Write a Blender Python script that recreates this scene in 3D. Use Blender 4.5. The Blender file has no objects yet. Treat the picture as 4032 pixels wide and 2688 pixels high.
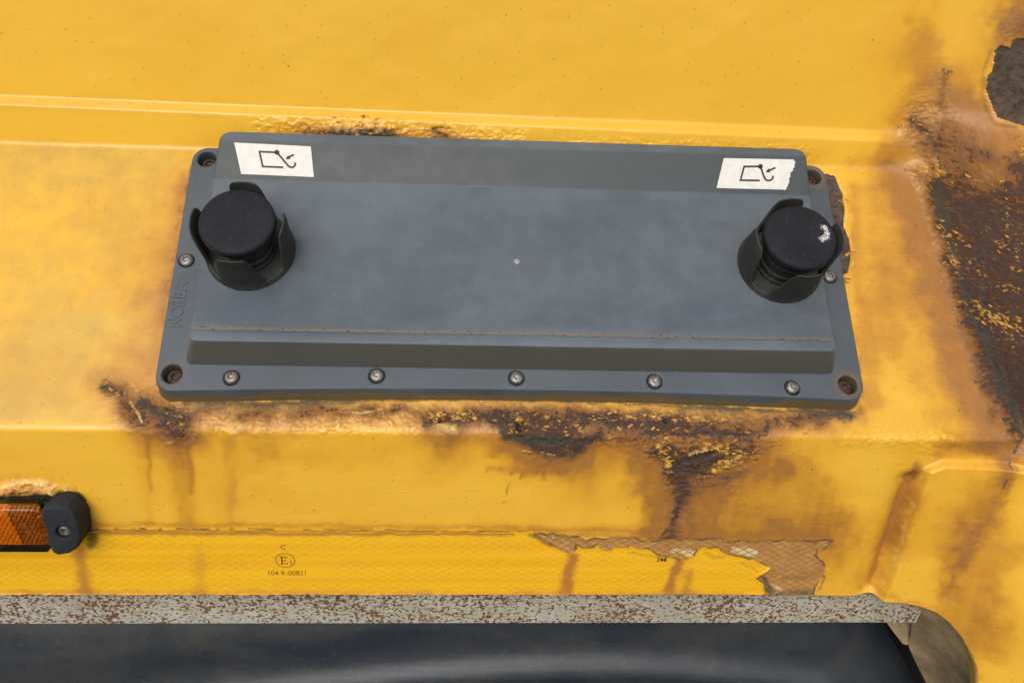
import bpy, bmesh, math
import numpy as np
from mathutils import Matrix, Vector

# ------------------------------------------------------------------ camera, sky, sun, exposure
SC = bpy.context.scene
COL = SC.collection
Z0 = 1.2                                   # height of the control box above the road
R = math.radians
cam_d = bpy.data.cameras.new("camera")
cam = bpy.data.objects.new("camera", cam_d)
COL.objects.link(cam)
cam.location = (-0.0369, -0.5733, 0.2069 + Z0)
cam.rotation_euler = (1.136057, -0.039041, -0.043915)
cam_d.sensor_width = 36.0
cam_d.lens = 36.0 * 0.80935
cam_d.clip_start = 0.02
cam_d.clip_end = 200.0
SC.camera = cam

world = bpy.data.worlds.new("World")
SC.world = world
world.use_nodes = True
wn = world.node_tree
wn.nodes.clear()
sky = wn.nodes.new("ShaderNodeTexSky")
sky.sky_type = 'NISHITA'
sky.sun_disc = False
sky.sun_elevation = R(40)
sky.sun_rotation = R(196)
sky.air_density = 1.0
sky.dust_density = 4.0
sky.ozone_density = 1.0
hsv = wn.nodes.new("ShaderNodeHueSaturation")      # hazy, overcast sky
hsv.inputs["Saturation"].default_value = 0.85
bgn = wn.nodes.new("ShaderNodeBackground")
bgn.inputs["Strength"].default_value = 0.15
wo = wn.nodes.new("ShaderNodeOutputWorld")
wn.links.new(sky.outputs[0], hsv.inputs["Color"])
wn.links.new(hsv.outputs[0], bgn.inputs["Color"])
wn.links.new(bgn.outputs[0], wo.inputs["Surface"])

sun_d = bpy.data.lights.new("sun", 'SUN')
sun_d.energy = 0.88
sun_d.angle = R(50)
sun_d.color = (1.0, 0.975, 0.94)
sun = bpy.data.objects.new("sun", sun_d)
COL.objects.link(sun)
sun.rotation_euler = (R(50), 0, R(-16))

SC.view_settings.view_transform = 'Standard'
SC.view_settings.look = 'None'
SC.view_settings.gamma = 1.0
SC.view_settings.use_curve_mapping = False
SC.view_settings.exposure = 0.0
SC.render.engine = 'CYCLES'
SC.cycles.use_denoising = True
SC.cycles.max_bounces = 5
SC.cycles.use_adaptive_sampling = True
SC.cycles.adaptive_threshold = 0.03

# ------------------------------------------------------------------ mesh helpers
PHI = R(42.5)                              # slope of the ledge the box is screwed to
GM = Matrix.Translation((0, 0, Z0)) @ Matrix.Rotation(PHI, 4, 'X')


def tag(o, label, cat, group=None):
    o["label"] = label
    o["category"] = cat
    if group:
        o["group"] = group
    return o


def empty(name, label, cat, mat=None):
    o = bpy.data.objects.new(name, None)
    o.empty_display_size = 0.02
    COL.objects.link(o)
    if mat is not None:
        o.matrix_world = mat
    return tag(o, label, cat)


def link(name, me, mat, parent=None, smooth=None):
    o = bpy.data.objects.new(name, me)
    COL.objects.link(o)
    if mat is not None:
        me.materials.clear()
        me.materials.append(mat)
    if smooth is not None:
        me.shade_smooth()
        if smooth < 180:
            me.set_sharp_from_angle(angle=R(smooth))
    if parent is not None:
        o.parent = parent
    return o


def pyd(name, verts, faces, mat, parent=None, smooth=None):
    me = bpy.data.meshes.new(name)
    me.from_pydata([tuple(v) for v in verts], [], faces)
    me.update()
    return link(name, me, mat, parent, smooth)


def from_bm(name, bm, mat, parent=None, smooth=None):
    bmesh.ops.recalc_face_normals(bm, faces=bm.faces)
    me = bpy.data.meshes.new(name)
    bm.to_mesh(me)
    bm.free()
    return link(name, me, mat, parent, smooth)


def curve_mesh(cu):
    o = bpy.data.objects.new("tmp", cu)
    COL.objects.link(o)
    dg = bpy.context.evaluated_depsgraph_get()
    dg.update()
    me = bpy.data.meshes.new_from_object(o.evaluated_get(dg))
    bpy.data.objects.remove(o)
    return me


def outline_plate(loops, depth, bevel, res=2):
    """closed outlines (first the rim, then holes) -> plate of that thickness, centred on z = 0"""
    cu = bpy.data.curves.new("tmp", 'CURVE')
    cu.dimensions = '2D'
    cu.fill_mode = 'BOTH'
    cu.extrude = depth / 2 - bevel
    cu.bevel_depth = bevel
    cu.bevel_resolution = res
    cu.offset = -bevel
    for lp in loops:
        sp = cu.splines.new('POLY')
        sp.points.add(len(lp) - 1)
        for p, q in zip(sp.points, lp):
            p.co = (q[0], q[1], 0, 1)
        sp.use_cyclic_u = True
    return curve_mesh(cu)


def text_mesh(body, size, extrude=0.0, bevel=0.0, xscale=1.0, shear=0.0, offset=0.0):
    cu = bpy.data.curves.new("tmp", 'FONT')
    cu.body = body
    cu.size = size
    cu.extrude = extrude
    cu.bevel_depth = bevel
    cu.shear = shear
    cu.offset = offset
    cu.align_x = 'CENTER'
    cu.align_y = 'CENTER'
    me = curve_mesh(cu)
    n = len(me.vertices)
    co = np.empty(n * 3)
    me.vertices.foreach_get("co", co)
    co = co.reshape(-1, 3)
    co[:, 0] *= xscale
    me.vertices.foreach_set("co", co.ravel())
    me.update()
    return me


def circle(cx, cy, r, n=40, ph=0.0):
    return [(cx + r * math.cos(ph + 2 * math.pi * i / n), cy + r * math.sin(ph + 2 * math.pi * i / n)) for i in range(n)]


def lathe(prof, seg=48, star=None):
    """prof: list of (r, z) or (r, z, star amount); returns verts, faces around z"""
    vs, fs = [], []
    for q in prof:
        r, z = q[0], q[1]
        s = q[2] if len(q) > 2 else 0.0
        for i in range(seg):
            a = 2 * math.pi * i / seg
            rr = r + s * math.cos(6 * a)
            vs.append((rr * math.cos(a), rr * math.sin(a), z))
    n = len(prof)
    for j in range(n - 1):
        for i in range(seg):
            k = (i + 1) % seg
            fs.append((j * seg + i, j * seg + k, (j + 1) * seg + k, (j + 1) * seg + i))
    fs.append(tuple(range((n - 1) * seg, n * seg)))
    return vs, fs


def xf(verts, m):
    return [tuple(m @ Vector(v)) for v in verts]


# ------------------------------------------------------------------ noise
def vnoise(x, y, seed=0):
    xi = np.floor(x).astype(np.int64)
    yi = np.floor(y).astype(np.int64)
    fx = x - xi
    fy = y - yi
    fx = fx * fx * (3 - 2 * fx)
    fy = fy * fy * (3 - 2 * fy)

    def h(a, b):
        n = (a * 374761393 + b * 668265263 + seed * 1442695041) & 0xFFFFFFFF
        n = ((n ^ (n >> 13)) * 1274126177) & 0xFFFFFFFF
        n = n ^ (n >> 16)
        return (n & 0xFFFF) / 65535.0
    a = h(xi, yi) * (1 - fx) + h(xi + 1, yi) * fx
    b = h(xi, yi + 1) * (1 - fx) + h(xi + 1, yi + 1) * fx
    return a * (1 - fy) + b * fy


def fbm(x, y, octv=4, seed=0):
    s = 0.0
    a = 0.5
    tot = 0.0
    for i in range(octv):
        s = s + a * vnoise(x * 2 ** i, y * 2 ** i, seed + i * 17)
        tot += a
        a *= 0.5
    return s / tot


def sst(e0, e1, x):
    t = np.clip((x - e0) / (e1 - e0), 0, 1)
    return t * t * (3 - 2 * t)


# ------------------------------------------------------------------ the sheet-metal surface
# every point of the panel has two coordinates: x along the truck and t up the sheet
# (t = 0 at the front crease, negative down the front face, positive up the ledge and wall)
DL = R(47.5)
YC, ZC = -0.12253, -0.012                 # front crease in the box's frame
LEDGE = 0.2268


def seam_x(t):
    """where the sheet turns out into the side pillar"""
    return np.interp(t, [-0.30, -0.142, -0.03, 0.0, 0.077, 0.158, 0.231, 0.27, 0.45],
                     [0.322, 0.330, 0.362, 0.3655, 0.3430, 0.3350, 0.3320, 0.3330, 0.336])


def surface(tv, xv):
    """grid of points (box frame) and the local sheet normals"""
    T, X = np.meshgrid(tv, xv, indexing='ij')
    tm = np.concatenate([[tv[0]], 0.5 * (tv[1:] + tv[:-1])])
    TM = np.broadcast_to(tm[:, None], T.shape)
    L1 = 0.0249 - 0.009 * np.clip(X, -0.5, 0.4)
    w0 = 0.0035
    near = sst(-0.040, 0.015, X - seam_x(TM))
    ang = DL * (1 - sst(-w0, w0, TM))
    wc = 0.003 + 0.030 * near
    ang = ang + DL * sst(LEDGE - wc, LEDGE + wc, TM)
    w2 = 0.0012 + 0.0012 * sst(-0.2, 0.2, X) + 0.030 * near
    ang = ang - DL * 0.93 * sst(LEDGE + L1 - w2, LEDGE + L1 + w2, TM)
    ang = ang + DL * 0.93 * sst(LEDGE + L1 + 0.0082 - w2, LEDGE + L1 + 0.0082 + w2, TM)
    dt = np.diff(tv, prepend=tv[0])[:, None]
    Y = np.cumsum(np.cos(ang) * dt, 0)
    Z = np.cumsum(np.sin(ang) * dt, 0)
    k = int(np.argmin(np.abs(tv)))
    # anchor: the far part of the ledge lies in the plane z = ZC
    k2 = int(np.argmin(np.abs(tv - 0.1)))
    Y = Y - Y[k2] + YC + 0.1
    Z = Z - Z[k2] + ZC
    ny, nz = -np.sin(ang), np.cos(ang)
    # the pillar pushes the sheet outwards, level with the road
    xs = seam_x(T)
    wall = sst(LEDGE - 0.01, LEDGE + 0.05, T)
    front = 1 - sst(-0.03, 0.004, T)
    w = 0.0022 + 0.010 * wall + 0.012 * front
    k = 2.0 - 1.2 * wall - 1.45 * front
    a = (X - xs) / w
    d = k * w * np.logaddexp(0, np.clip(a, -60, 60)) + k * w * np.maximum(a - 60, 0)
    d = 0.16 * np.tanh(d / 0.16)
    Y = Y - math.sin(DL) * d
    Z = Z + math.cos(DL) * d
    return T, X, Y, Z, ny, nz


# wear marks and some painted light and shade: kind, strength, raggedness, [(x mm, t mm, radius mm), ...]
MARKS = [
    ('stain_shade', 0.55, 6, [(-245.6, 202.8, 12.7), (-252.8, 175.2, 17.5), (-252.8, 127.2, 14.3), (-251.6, 79.2, 12.7), (-252.8, 42.0, 19.0)]),
    ('stain_shade', 0.35, 8, [(-268.4, 141.6, 22.2), (-269.6, 92.4, 25.4), (-270.8, 58.8, 19.0)]),
    ('stain_shade', 0.7, 6, [(-285.2, 31.2, 17.5), (-266.0, 16.8, 22.2), (-233.6, 8.4, 25.4)]),
    ('rust', 0.75, 4, [(-284.0, 31.2, 8.9), (-272.0, 25.2, 10.2), (-262.4, 10.8, 10.2), (-252.8, 3.6, 11.1)]),
    ('rust', 0.85, 4, [(-254.0, 19.2, 12.7), (-240.8, 10.8, 15.9), (-226.4, 3.6, 14.3)]),
    ('rust', 0.6, 4, [(-233.6, 0.0, 12.7), (-230.0, -6.0, 11.1)]),
    ('grime_shade', 0.7, 3, [(-281.6, 28.8, 8.3), (-275.6, 26.4, 5.7)]),
    ('fleck', 0.7, 2, [(-284.0, 32.4, 7.0), (-273.2, 27.6, 7.0)]),
    ('pale', 0.8, 1, [(-268.4, 25.2, 1.3), (-263.6, 19.2, 1.9), (-256.4, 9.6, 1.9), (-254.0, 4.8, 1.3)]),
    ('grime_shade', 0.6, 4, [(-255.2, 16.8, 7.6), (-243.2, 13.2, 9.5), (-227.6, 10.8, 7.9)]),
    ('pit', 0.8, 1, [(-249.2, 16.8, 1.9), (-242.0, 15.6, 2.2), (-236.0, 14.4, 1.3)]),
    ('fleck', 0.75, 2, [(-246.8, 9.6, 7.0), (-232.4, 4.8, 7.6)]),
    ('blis', 0.7, 3, [(-263.6, 16.8, 15.9), (-233.6, 8.4, 19.0)]),
    ('stain_shade', 0.5, 5, [(-254.0, -4.8, 14.3), (-256.4, -39.6, 12.7), (-260.0, -76.8, 7.9)]),
    ('stain_shade', 0.75, 5, [(-232.4, -4.8, 17.5), (-232.4, -36.0, 15.9), (-232.4, -73.2, 15.9)]),
    ('stain_shade', 0.4, 5, [(-209.6, -7.2, 15.9), (-207.2, -39.6, 17.5), (-206.0, -76.8, 15.9)]),
    ('rust', 0.35, 4, [(-234.8, -6.0, 9.5), (-233.6, -21.6, 7.0)]),
    ('pale', 0.7, 1, [(-238.4, -10.8, 1.3), (-234.8, -8.4, 1.9)]),
    ('grime_shade', 0.75, 3, [(-226.4, 20.4, 5.1), (-170.0, 19.2, 4.4), (-117.2, 22.8, 3.8), (-57.2, 25.2, 3.2), (65.2, 24.0, 2.9), (158.8, 20.4, 3.2), (232.0, 18.0, 3.2)]),
    ('stain_shade', 0.6, 6, [(-222.8, 13.2, 11.1), (-160.4, 12.0, 12.7), (-87.2, 14.4, 12.7)]),
    ('stain_shade', 0.45, 6, [(-212.0, 3.6, 8.9), (-146.0, 4.8, 8.9), (-92.0, 8.4, 7.9)]),
    ('grime_shade', 0.35, 5, [(-225.2, 14.4, 8.3), (-188.0, 15.6, 7.0), (-147.2, 18.0, 7.0), (-117.2, 19.2, 5.7)]),
    ('rust', 0.5, 5, [(-186.8, 9.6, 8.3), (-170.0, 9.6, 8.3)]),
    ('fleck', 0.55, 2, [(-178.4, 8.4, 7.9), (-164.0, 10.8, 6.3)]),
    ('pale', 0.7, 1.5, [(-189.2, 3.6, 4.4)]),
    ('pale', 0.6, 1.5, [(-195.2, -1.2, 3.2), (-190.4, -1.2, 2.5)]),
    ('pale', 0.6, 1.5, [(-177.2, -2.4, 2.5)]),
    ('rust', 0.45, 5, [(-146.0, 14.4, 7.9), (-117.2, 15.6, 7.9), (-77.6, 18.0, 7.9)]),
    ('pale', 0.8, 1.5, [(-135.2, 0.0, 1.9), (-124.4, 1.2, 2.2), (-120.8, 9.6, 1.9), (-117.2, 14.4, 1.9), (-107.6, 13.2, 1.9), (-93.2, 16.8, 1.6)]),
    ('pale', 0.7, 1.5, [(-93.2, 14.4, 1.6), (-88.4, 8.4, 1.6), (-86.0, 4.8, 1.3)]),
    ('blis', 0.6, 3, [(-219.2, 7.2, 11.1), (-146.0, 7.2, 12.7), (-71.6, 9.6, 12.7)]),
    ('stain_shade', 0.6, 5, [(-69.2, 9.6, 14.3), (-51.2, 6.0, 17.5), (-27.2, 10.8, 15.9)]),
    ('rust', 0.8, 4, [(-60.8, 8.4, 10.2), (-45.2, 9.6, 11.4), (-30.8, 12.0, 9.5)]),
    ('fleck', 0.95, 1.5, [(-57.2, 10.8, 8.3), (-45.2, 12.0, 10.8), (-30.8, 10.8, 7.6)]),
    ('pale', 0.75, 3, [(-54.8, 6.0, 6.3), (-44.0, 3.6, 6.3)]),
    ('pit', 1.0, 1, [(-53.6, 8.4, 1.9), (-50.0, 9.6, 2.5), (-46.4, 10.8, 1.9)]),
    ('stain_shade', 0.6, 4, [(-47.6, -2.4, 17.5), (-50.0, -15.6, 12.7)]),
    ('rust', 0.35, 4, [(-56.0, -6.0, 9.5), (-38.0, -3.6, 9.5)]),
    ('stain_shade', 0.8, 6, [(-17.6, 14.4, 14.3), (34.0, 9.6, 17.5), (89.2, 7.2, 17.5), (157.6, 9.6, 15.9), (221.2, 13.2, 12.7)]),
    ('rust', 0.85, 5, [(-17.6, 12.0, 9.5), (4.0, 6.0, 14.3), (34.0, 3.6, 14.3)]),
    ('rust', 0.95, 5, [(-8.0, -1.2, 7.6), (12.4, -6.0, 12.1), (37.6, -6.0, 10.2), (58.0, -1.2, 7.9)]),
    ('rust', 0.75, 5, [(19.6, -12.0, 12.1), (43.6, -12.0, 8.9)]),
    ('grime_shade', 0.9, 3, [(-8.0, -2.4, 2.9), (4.0, -3.6, 3.5), (22.0, -3.6, 3.2), (36.4, -2.4, 2.5)]),
    ('grime_shade', 0.6, 4, [(4.0, -7.2, 7.0), (31.6, -7.2, 7.6)]),
    ('fleck', 0.95, 1.5, [(1.6, 10.8, 8.9), (6.4, 3.6, 7.6)]),
    ('fleck', 0.7, 1.5, [(28.0, 9.6, 7.0), (34.0, 3.6, 6.3)]),
    ('pit', 1.0, 1, [(2.8, 4.8, 5.1)]),
    ('grime_shade', 0.8, 1, [(2.8, 4.8, 4.8)]),
    ('dent', 0.6, 2, [(-8.0, -2.4, 1.6), (16.0, -4.8, 1.9), (40.0, -2.4, 1.6)]),
    ('pale', 0.8, 1, [(4.0, -13.2, 1.0), (16.0, -14.4, 1.0), (26.8, -16.8, 1.0)]),
    ('rust', 0.65, 5, [(43.6, 16.8, 7.0), (71.2, 7.2, 11.1), (89.2, 3.6, 9.5)]),
    ('fleck', 0.6, 2, [(40.0, 12.0, 5.7), (77.2, 10.8, 9.5), (96.4, 16.8, 9.5)]),
    ('grime_shade', 0.8, 2, [(43.6, 13.2, 3.8)]),
    ('grime_shade', 0.6, 2, [(80.8, 15.6, 3.8)]),
    ('pale', 0.7, 1.5, [(77.2, 13.2, 2.9)]),
    ('rust', 0.6, 4, [(73.6, -2.4, 7.0), (83.2, -3.6, 5.7)]),
    ('blis', 0.9, 3, [(-17.6, 10.8, 12.7), (34.0, 3.6, 17.5), (95.2, 6.0, 15.9), (157.6, 6.0, 15.9)]),
    ('stain_shade', 0.7, 6, [(-11.6, -12.0, 12.7), (19.6, -22.8, 15.9), (50.8, -19.2, 12.7)]),
    ('stain_shade', 0.45, 6, [(71.2, -10.8, 19.0), (90.4, -18.0, 15.9)]),
    ('rust', 0.85, 5, [(95.2, 3.6, 10.2), (120.4, 4.8, 11.4), (150.4, 2.4, 10.2), (175.6, 3.6, 7.6)]),
    ('fleck', 0.75, 2, [(102.4, 12.0, 8.9), (126.4, 10.8, 10.8), (151.6, 13.2, 9.5)]),
    ('fleck', 0.5, 2, [(176.8, 8.4, 10.8), (205.6, 12.0, 9.5)]),
    ('rust', 0.6, 5, [(182.8, 9.6, 10.8), (215.2, 12.0, 11.4)]),
    ('grime_shade', 0.6, 4, [(114.4, 19.2, 5.1), (133.6, 20.4, 5.7), (158.8, 18.0, 5.1)]),
    ('grime_shade', 0.7, 3, [(215.2, 15.6, 5.1), (234.4, 15.6, 7.6)]),
    ('rust', 0.6, 4, [(234.4, 15.6, 8.9), (246.4, 20.4, 7.0)]),
    ('fleck', 0.9, 1, [(245.2, 20.4, 5.1), (245.2, 15.6, 4.4)]),
    ('grime_shade', 1.0, 0.6, [(89.2, 2.4, 1.0), (113.2, 0.0, 1.0), (144.4, 1.2, 1.3), (175.6, 0.0, 1.0)]),
    ('dent', 0.8, 0.6, [(89.2, 2.4, 1.3), (113.2, 0.0, 1.3), (144.4, 1.2, 1.6), (175.6, 0.0, 1.3)]),
    ('grime_shade', 0.9, 0.6, [(126.4, 9.6, 0.8), (138.4, 9.6, 1.0), (154.0, 8.4, 1.0), (170.8, 13.2, 0.8), (178.0, 10.8, 0.6)]),
    ('grime_shade', 0.8, 0.5, [(164.8, -14.4, 0.8), (182.8, -7.2, 0.8), (197.2, -6.0, 0.6)]),
    ('grime_shade', 0.9, 1, [(103.6, 9.6, 3.2)]),
    ('pit', 0.8, 1, [(103.6, 9.6, 2.9)]),
    ('rust', 0.95, 4, [(96.4, -10.8, 9.5), (115.6, -18.0, 17.5), (140.8, -15.6, 19.0), (164.8, -10.8, 11.1)]),
    ('rust', 0.9, 4, [(114.4, -31.2, 12.7), (136.0, -28.8, 11.1)]),
    ('fleck', 1.0, 1.5, [(98.8, -7.2, 9.5), (106.0, -18.0, 10.8), (110.8, -28.8, 8.3)]),
    ('fleck', 1.0, 1.5, [(132.4, -7.2, 10.8), (155.2, -14.4, 11.4), (142.0, -26.4, 11.4)]),
    ('fleck', 0.8, 1.5, [(170.8, -9.6, 8.3), (130.0, -36.0, 7.0)]),
    ('pale', 0.7, 1.5, [(121.6, -14.4, 2.5), (133.6, -10.8, 2.5), (143.2, -10.8, 1.9)]),
    ('pit', 1.0, 1.2, [(118.0, -19.2, 3.2), (127.6, -16.8, 4.8), (139.6, -12.0, 3.2)]),
    ('peel', 1.0, 1, [(118.0, -19.2, 3.5), (127.6, -16.8, 5.4), (139.6, -12.0, 3.2)]),
    ('blis', 0.9, 3, [(96.4, -10.8, 12.7), (128.8, -21.6, 19.0), (164.8, -12.0, 12.7)]),
    ('stain_shade', 0.95, 5, [(109.6, -18.0, 15.9), (160.0, -21.6, 22.2), (192.4, -27.6, 19.0)]),
    ('stain_shade', 0.6, 8, [(131.2, -39.6, 25.4), (138.4, -94.8, 28.6), (139.6, -132.0, 25.4)]),
    ('stain_shade', 0.5, 10, [(167.2, -28.8, 41.3), (187.6, -74.4, 44.4), (188.8, -115.2, 34.9)]),
    ('stain_shade', 0.55, 10, [(211.6, -27.6, 28.6), (229.6, -66.0, 28.6), (235.6, -115.2, 28.6)]),
    ('stain_shade', 0.3, 8, [(44.8, -30.0, 22.2), (58.0, -75.6, 22.2)]),
    ('rust', 0.55, 6, [(112.0, -36.0, 11.4), (119.2, -48.0, 12.7), (143.2, -39.6, 11.4), (161.2, -30.0, 8.3)]),
    ('rust', 0.55, 3, [(122.8, -36.0, 7.6), (121.6, -63.6, 7.0), (118.0, -86.4, 5.7)]),
    ('rust', 0.45, 3, [(126.4, -51.6, 8.3), (133.6, -82.8, 7.0)]),
    ('rust', 0.55, 2, [(120.4, -39.6, 2.2), (119.2, -70.8, 2.2), (110.8, -88.8, 1.9)]),
    ('grime_shade', 0.3, 5, [(125.2, -39.6, 9.5), (150.4, -38.4, 12.7)]),
    ('stain_shade', 0.6, 3, [(-18.8, -28.8, 4.4), (5.2, -30.0, 6.3), (35.2, -30.0, 4.4)]),
    ('stain_shade', 0.8, 1.2, [(-3.2, -32.4, 2.2), (-4.4, -44.4, 1.6), (-6.8, -57.6, 1.3)]),
    ('stain_shade', 0.7, 1, [(5.2, -32.4, 1.6), (2.8, -38.4, 1.3)]),
    ('stain_shade', 0.65, 3, [(-297.2, -79.2, 5.1), (-180.8, -78.0, 5.1), (-56.0, -79.2, 5.1), (23.2, -80.4, 5.7), (137.2, -84.0, 7.0), (236.8, -87.6, 5.7)]),
    ('grime_shade', 0.75, 1.2, [(-300.8, -82.8, 2.2), (-227.6, -81.6, 1.6), (-150.8, -81.6, 1.3), (7.6, -82.8, 1.0)]),
    ('rust', 0.45, 3, [(19.6, -85.2, 3.8), (104.8, -87.6, 4.4), (187.6, -90.0, 3.8), (238.0, -91.2, 3.8)]),
    ('grime_shade', 0.75, 2, [(238.0, -90.0, 2.9), (242.8, -90.0, 2.9)]),
    ('grime_shade', 0.75, 1.5, [(240.4, -94.8, 1.6), (230.8, -104.4, 1.6), (239.2, -110.4, 1.9), (242.8, -127.2, 1.9), (240.4, -142.8, 2.2)]),
    ('stain_shade', 0.4, 4, [(24.4, -94.8, 7.9), (106.0, -100.8, 9.5), (208.0, -115.2, 12.7)]),
    ('stain_shade', 0.7, 5, [(-356.0, -48.0, 12.7), (-323.6, -44.4, 12.7), (-303.2, -62.4, 14.3), (-298.4, -80.4, 9.5)]),
    ('grime_shade', 0.9, 3, [(-357.2, -54.0, 5.1), (-340.4, -55.2, 4.4), (-320.0, -55.2, 5.1), (-305.6, -58.8, 4.4), (-300.8, -73.2, 4.4), (-299.6, -86.4, 4.4), (-304.4, -98.4, 4.4)]),
    ('grime_shade', 0.45, 4, [(-357.2, -50.4, 7.0), (-327.2, -49.2, 7.6), (-306.8, -50.4, 7.0), (-298.4, -69.6, 6.3)]),
    ('lump', 0.9, 3, [(-362.0, -49.2, 7.0), (-344.0, -48.0, 7.0), (-327.2, -48.0, 7.6), (-312.8, -52.8, 5.7)]),
    ('pale', 0.9, 1.5, [(-358.4, -46.8, 1.9), (-347.6, -43.2, 2.5), (-338.0, -42.0, 2.2), (-327.2, -42.0, 2.5), (-322.4, -45.6, 2.2), (-318.8, -50.4, 1.9)]),
    ('rust', 0.45, 4, [(-345.2, -49.2, 5.7), (-324.8, -50.4, 5.7)]),
    ('lump', 0.5, 2, [(-304.4, -56.4, 3.8), (-299.6, -73.2, 3.8), (-299.6, -82.8, 4.4)]),
    ('blis', 0.75, 3, [(-197.6, 247.2, 9.5), (-147.2, 243.6, 12.7), (-96.8, 243.6, 12.7), (-42.8, 241.2, 12.7), (5.2, 240.0, 9.5)]),
    ('blis', 0.4, 3, [(40.0, 238.8, 7.0), (144.4, 240.0, 7.9), (234.4, 237.6, 9.5)]),
    ('stain_shade', 0.55, 5, [(-184.4, 242.4, 9.5), (-130.4, 242.4, 14.3), (-80.0, 242.4, 12.7)]),
    ('rust', 0.7, 4, [(-164.0, 241.2, 5.7), (-134.0, 243.6, 8.3), (-104.0, 241.2, 8.3), (-87.2, 240.0, 5.7)]),
    ('grime_shade', 0.8, 3, [(-141.2, 242.4, 6.3), (-113.6, 242.4, 7.6), (-96.8, 241.2, 5.1)]),
    ('fleck', 0.9, 1.5, [(-150.8, 241.2, 7.0), (-124.4, 244.8, 7.6), (-96.8, 242.4, 7.6)]),
    ('lump', 0.6, 2, [(-143.6, 242.4, 6.3), (-104.0, 242.4, 7.6)]),
    ('stain_shade', 0.75, 4, [(-66.8, 242.4, 9.5), (-46.4, 238.8, 9.5), (-32.0, 238.8, 6.3)]),
    ('rust', 0.75, 3, [(-63.2, 246.0, 5.1), (-50.0, 238.8, 5.7), (-39.2, 238.8, 4.4)]),
    ('grime_shade', 0.8, 0.6, [(-68.0, 246.0, 1.0), (-59.6, 248.4, 1.0), (-52.4, 247.2, 1.0)]),
    ('dent', 0.9, 0.6, [(-68.0, 246.0, 1.6), (-59.6, 248.4, 1.6), (-52.4, 247.2, 1.6)]),
    ('stain_shade', 0.35, 6, [(-28.4, 240.0, 9.5), (74.8, 236.4, 9.5), (180.4, 237.6, 9.5), (252.4, 236.4, 12.7)]),
    ('stain_shade', 0.3, 6, [(-255.2, 226.8, 9.5), (-238.4, 234.0, 9.5), (-210.8, 241.2, 7.9)]),
    ('peel#', 1.0, 1.5, [(246.4, 222.0, 0.6), (254.8, 220.8, 0), (259.6, 218.4, 0), (260.8, 210.0, 0), (263.2, 201.6, 0), (262.0, 187.2, 0), (258.4, 172.8, 0), (259.6, 168.0, 0), (262.0, 158.4, 0), (260.8, 144.0, 0), (256.0, 130.8, 0), (250.0, 128.4, 0), (241.6, 135.6, 0), (241.6, 178.8, 0)]),
    ('pale', 0.7, 1.2, [(262.0, 216.0, 1.3), (265.6, 199.2, 1.3), (260.8, 171.6, 1.6), (264.4, 156.0, 1.9), (262.0, 140.4, 1.6), (258.4, 128.4, 1.9)]),
    ('fleck', 0.5, 2, [(251.2, 121.2, 6.3), (252.4, 103.2, 5.1)]),
    ('stain_shade', 0.65, 5, [(272.8, 207.6, 9.5), (266.8, 163.2, 9.5), (260.8, 126.0, 11.1), (256.0, 74.4, 11.1), (254.8, 33.6, 12.7)]),
    ('stain_shade', 0.35, 8, [(286.0, 200.4, 15.9), (278.8, 103.2, 15.9), (276.4, 50.4, 19.0)]),
    ('grime_shade', 0.5, 3, [(240.4, 16.8, 6.3), (235.6, 14.4, 6.3)]),
    ('stain_shade', 0.6, 6, [(253.6, 24.0, 12.7), (248.8, 14.4, 9.5)]),
    ('stain_shade', 0.85, 8, [(305.2, 226.8, 19.0), (317.2, 193.2, 22.2), (324.4, 141.6, 23.8), (330.4, 90.0, 25.4), (336.4, 42.0, 25.4), (342.4, 8.4, 22.2)]),
    ('stain_shade', 0.6, 8, [(311.2, 246.0, 25.4), (322.0, 270.0, 22.2), (325.6, 296.4, 19.0)]),
    ('stain_shade', 0.55, 8, [(275.2, 231.6, 12.7), (299.2, 236.4, 19.0)]),
    ('rust', 0.2, 6, [(332.8, 214.8, 7.6), (326.8, 172.8, 15.9), (331.6, 120.0, 15.9), (336.4, 69.6, 15.9), (340.0, 28.8, 15.9), (343.6, 2.4, 14.3)]),
    ('rust', 0.8, 4, [(336.4, 216.0, 5.1), (336.4, 175.2, 5.7), (340.0, 129.6, 6.3), (343.6, 100.8, 7.0), (348.4, 64.8, 7.6), (353.2, 32.4, 8.3), (355.6, 6.0, 7.6)]),
    ('grime_shade', 0.35, 6, [(334.0, 202.8, 5.7), (335.2, 159.6, 6.3), (340.0, 121.2, 7.0), (344.8, 74.4, 7.6), (350.8, 34.8, 7.6), (354.4, 6.0, 7.0)]),
    ('bead', 0.9, 3, [(328.0, 222.0, 4.4), (332.8, 189.6, 5.1), (336.4, 147.6, 5.1), (340.0, 110.4, 5.1), (344.8, 74.4, 4.8), (353.2, 36.0, 4.4), (356.8, 2.4, 3.8)]),
    ('fleck', 0.7, 3, [(334.0, 222.0, 8.3), (336.4, 195.6, 6.3), (336.4, 168.0, 8.3), (337.6, 144.0, 6.3)]),
    ('fleck', 0.6, 1.5, [(340.0, 129.6, 3.8), (341.2, 99.6, 3.2), (343.6, 85.2, 2.5)]),
    ('grime_shade', 0.9, 1, [(335.2, 230.4, 1.0), (336.4, 212.4, 1.0), (335.2, 182.4, 1.3), (336.4, 159.6, 1.0)]),
    ('rust', 0.8, 4, [(318.4, 261.6, 9.5), (325.6, 256.8, 8.3)]),
    ('grime_shade', 0.65, 4, [(316.0, 266.4, 6.3), (320.8, 264.0, 5.1)]),
    ('fleck', 0.75, 1.5, [(319.6, 266.4, 5.1)]),
    ('bead', 0.8, 2, [(325.6, 226.8, 6.3), (332.8, 222.0, 6.3)]),
    ('fleck', 0.9, 1.5, [(328.0, 226.8, 5.7), (332.8, 220.8, 5.1)]),
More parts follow.
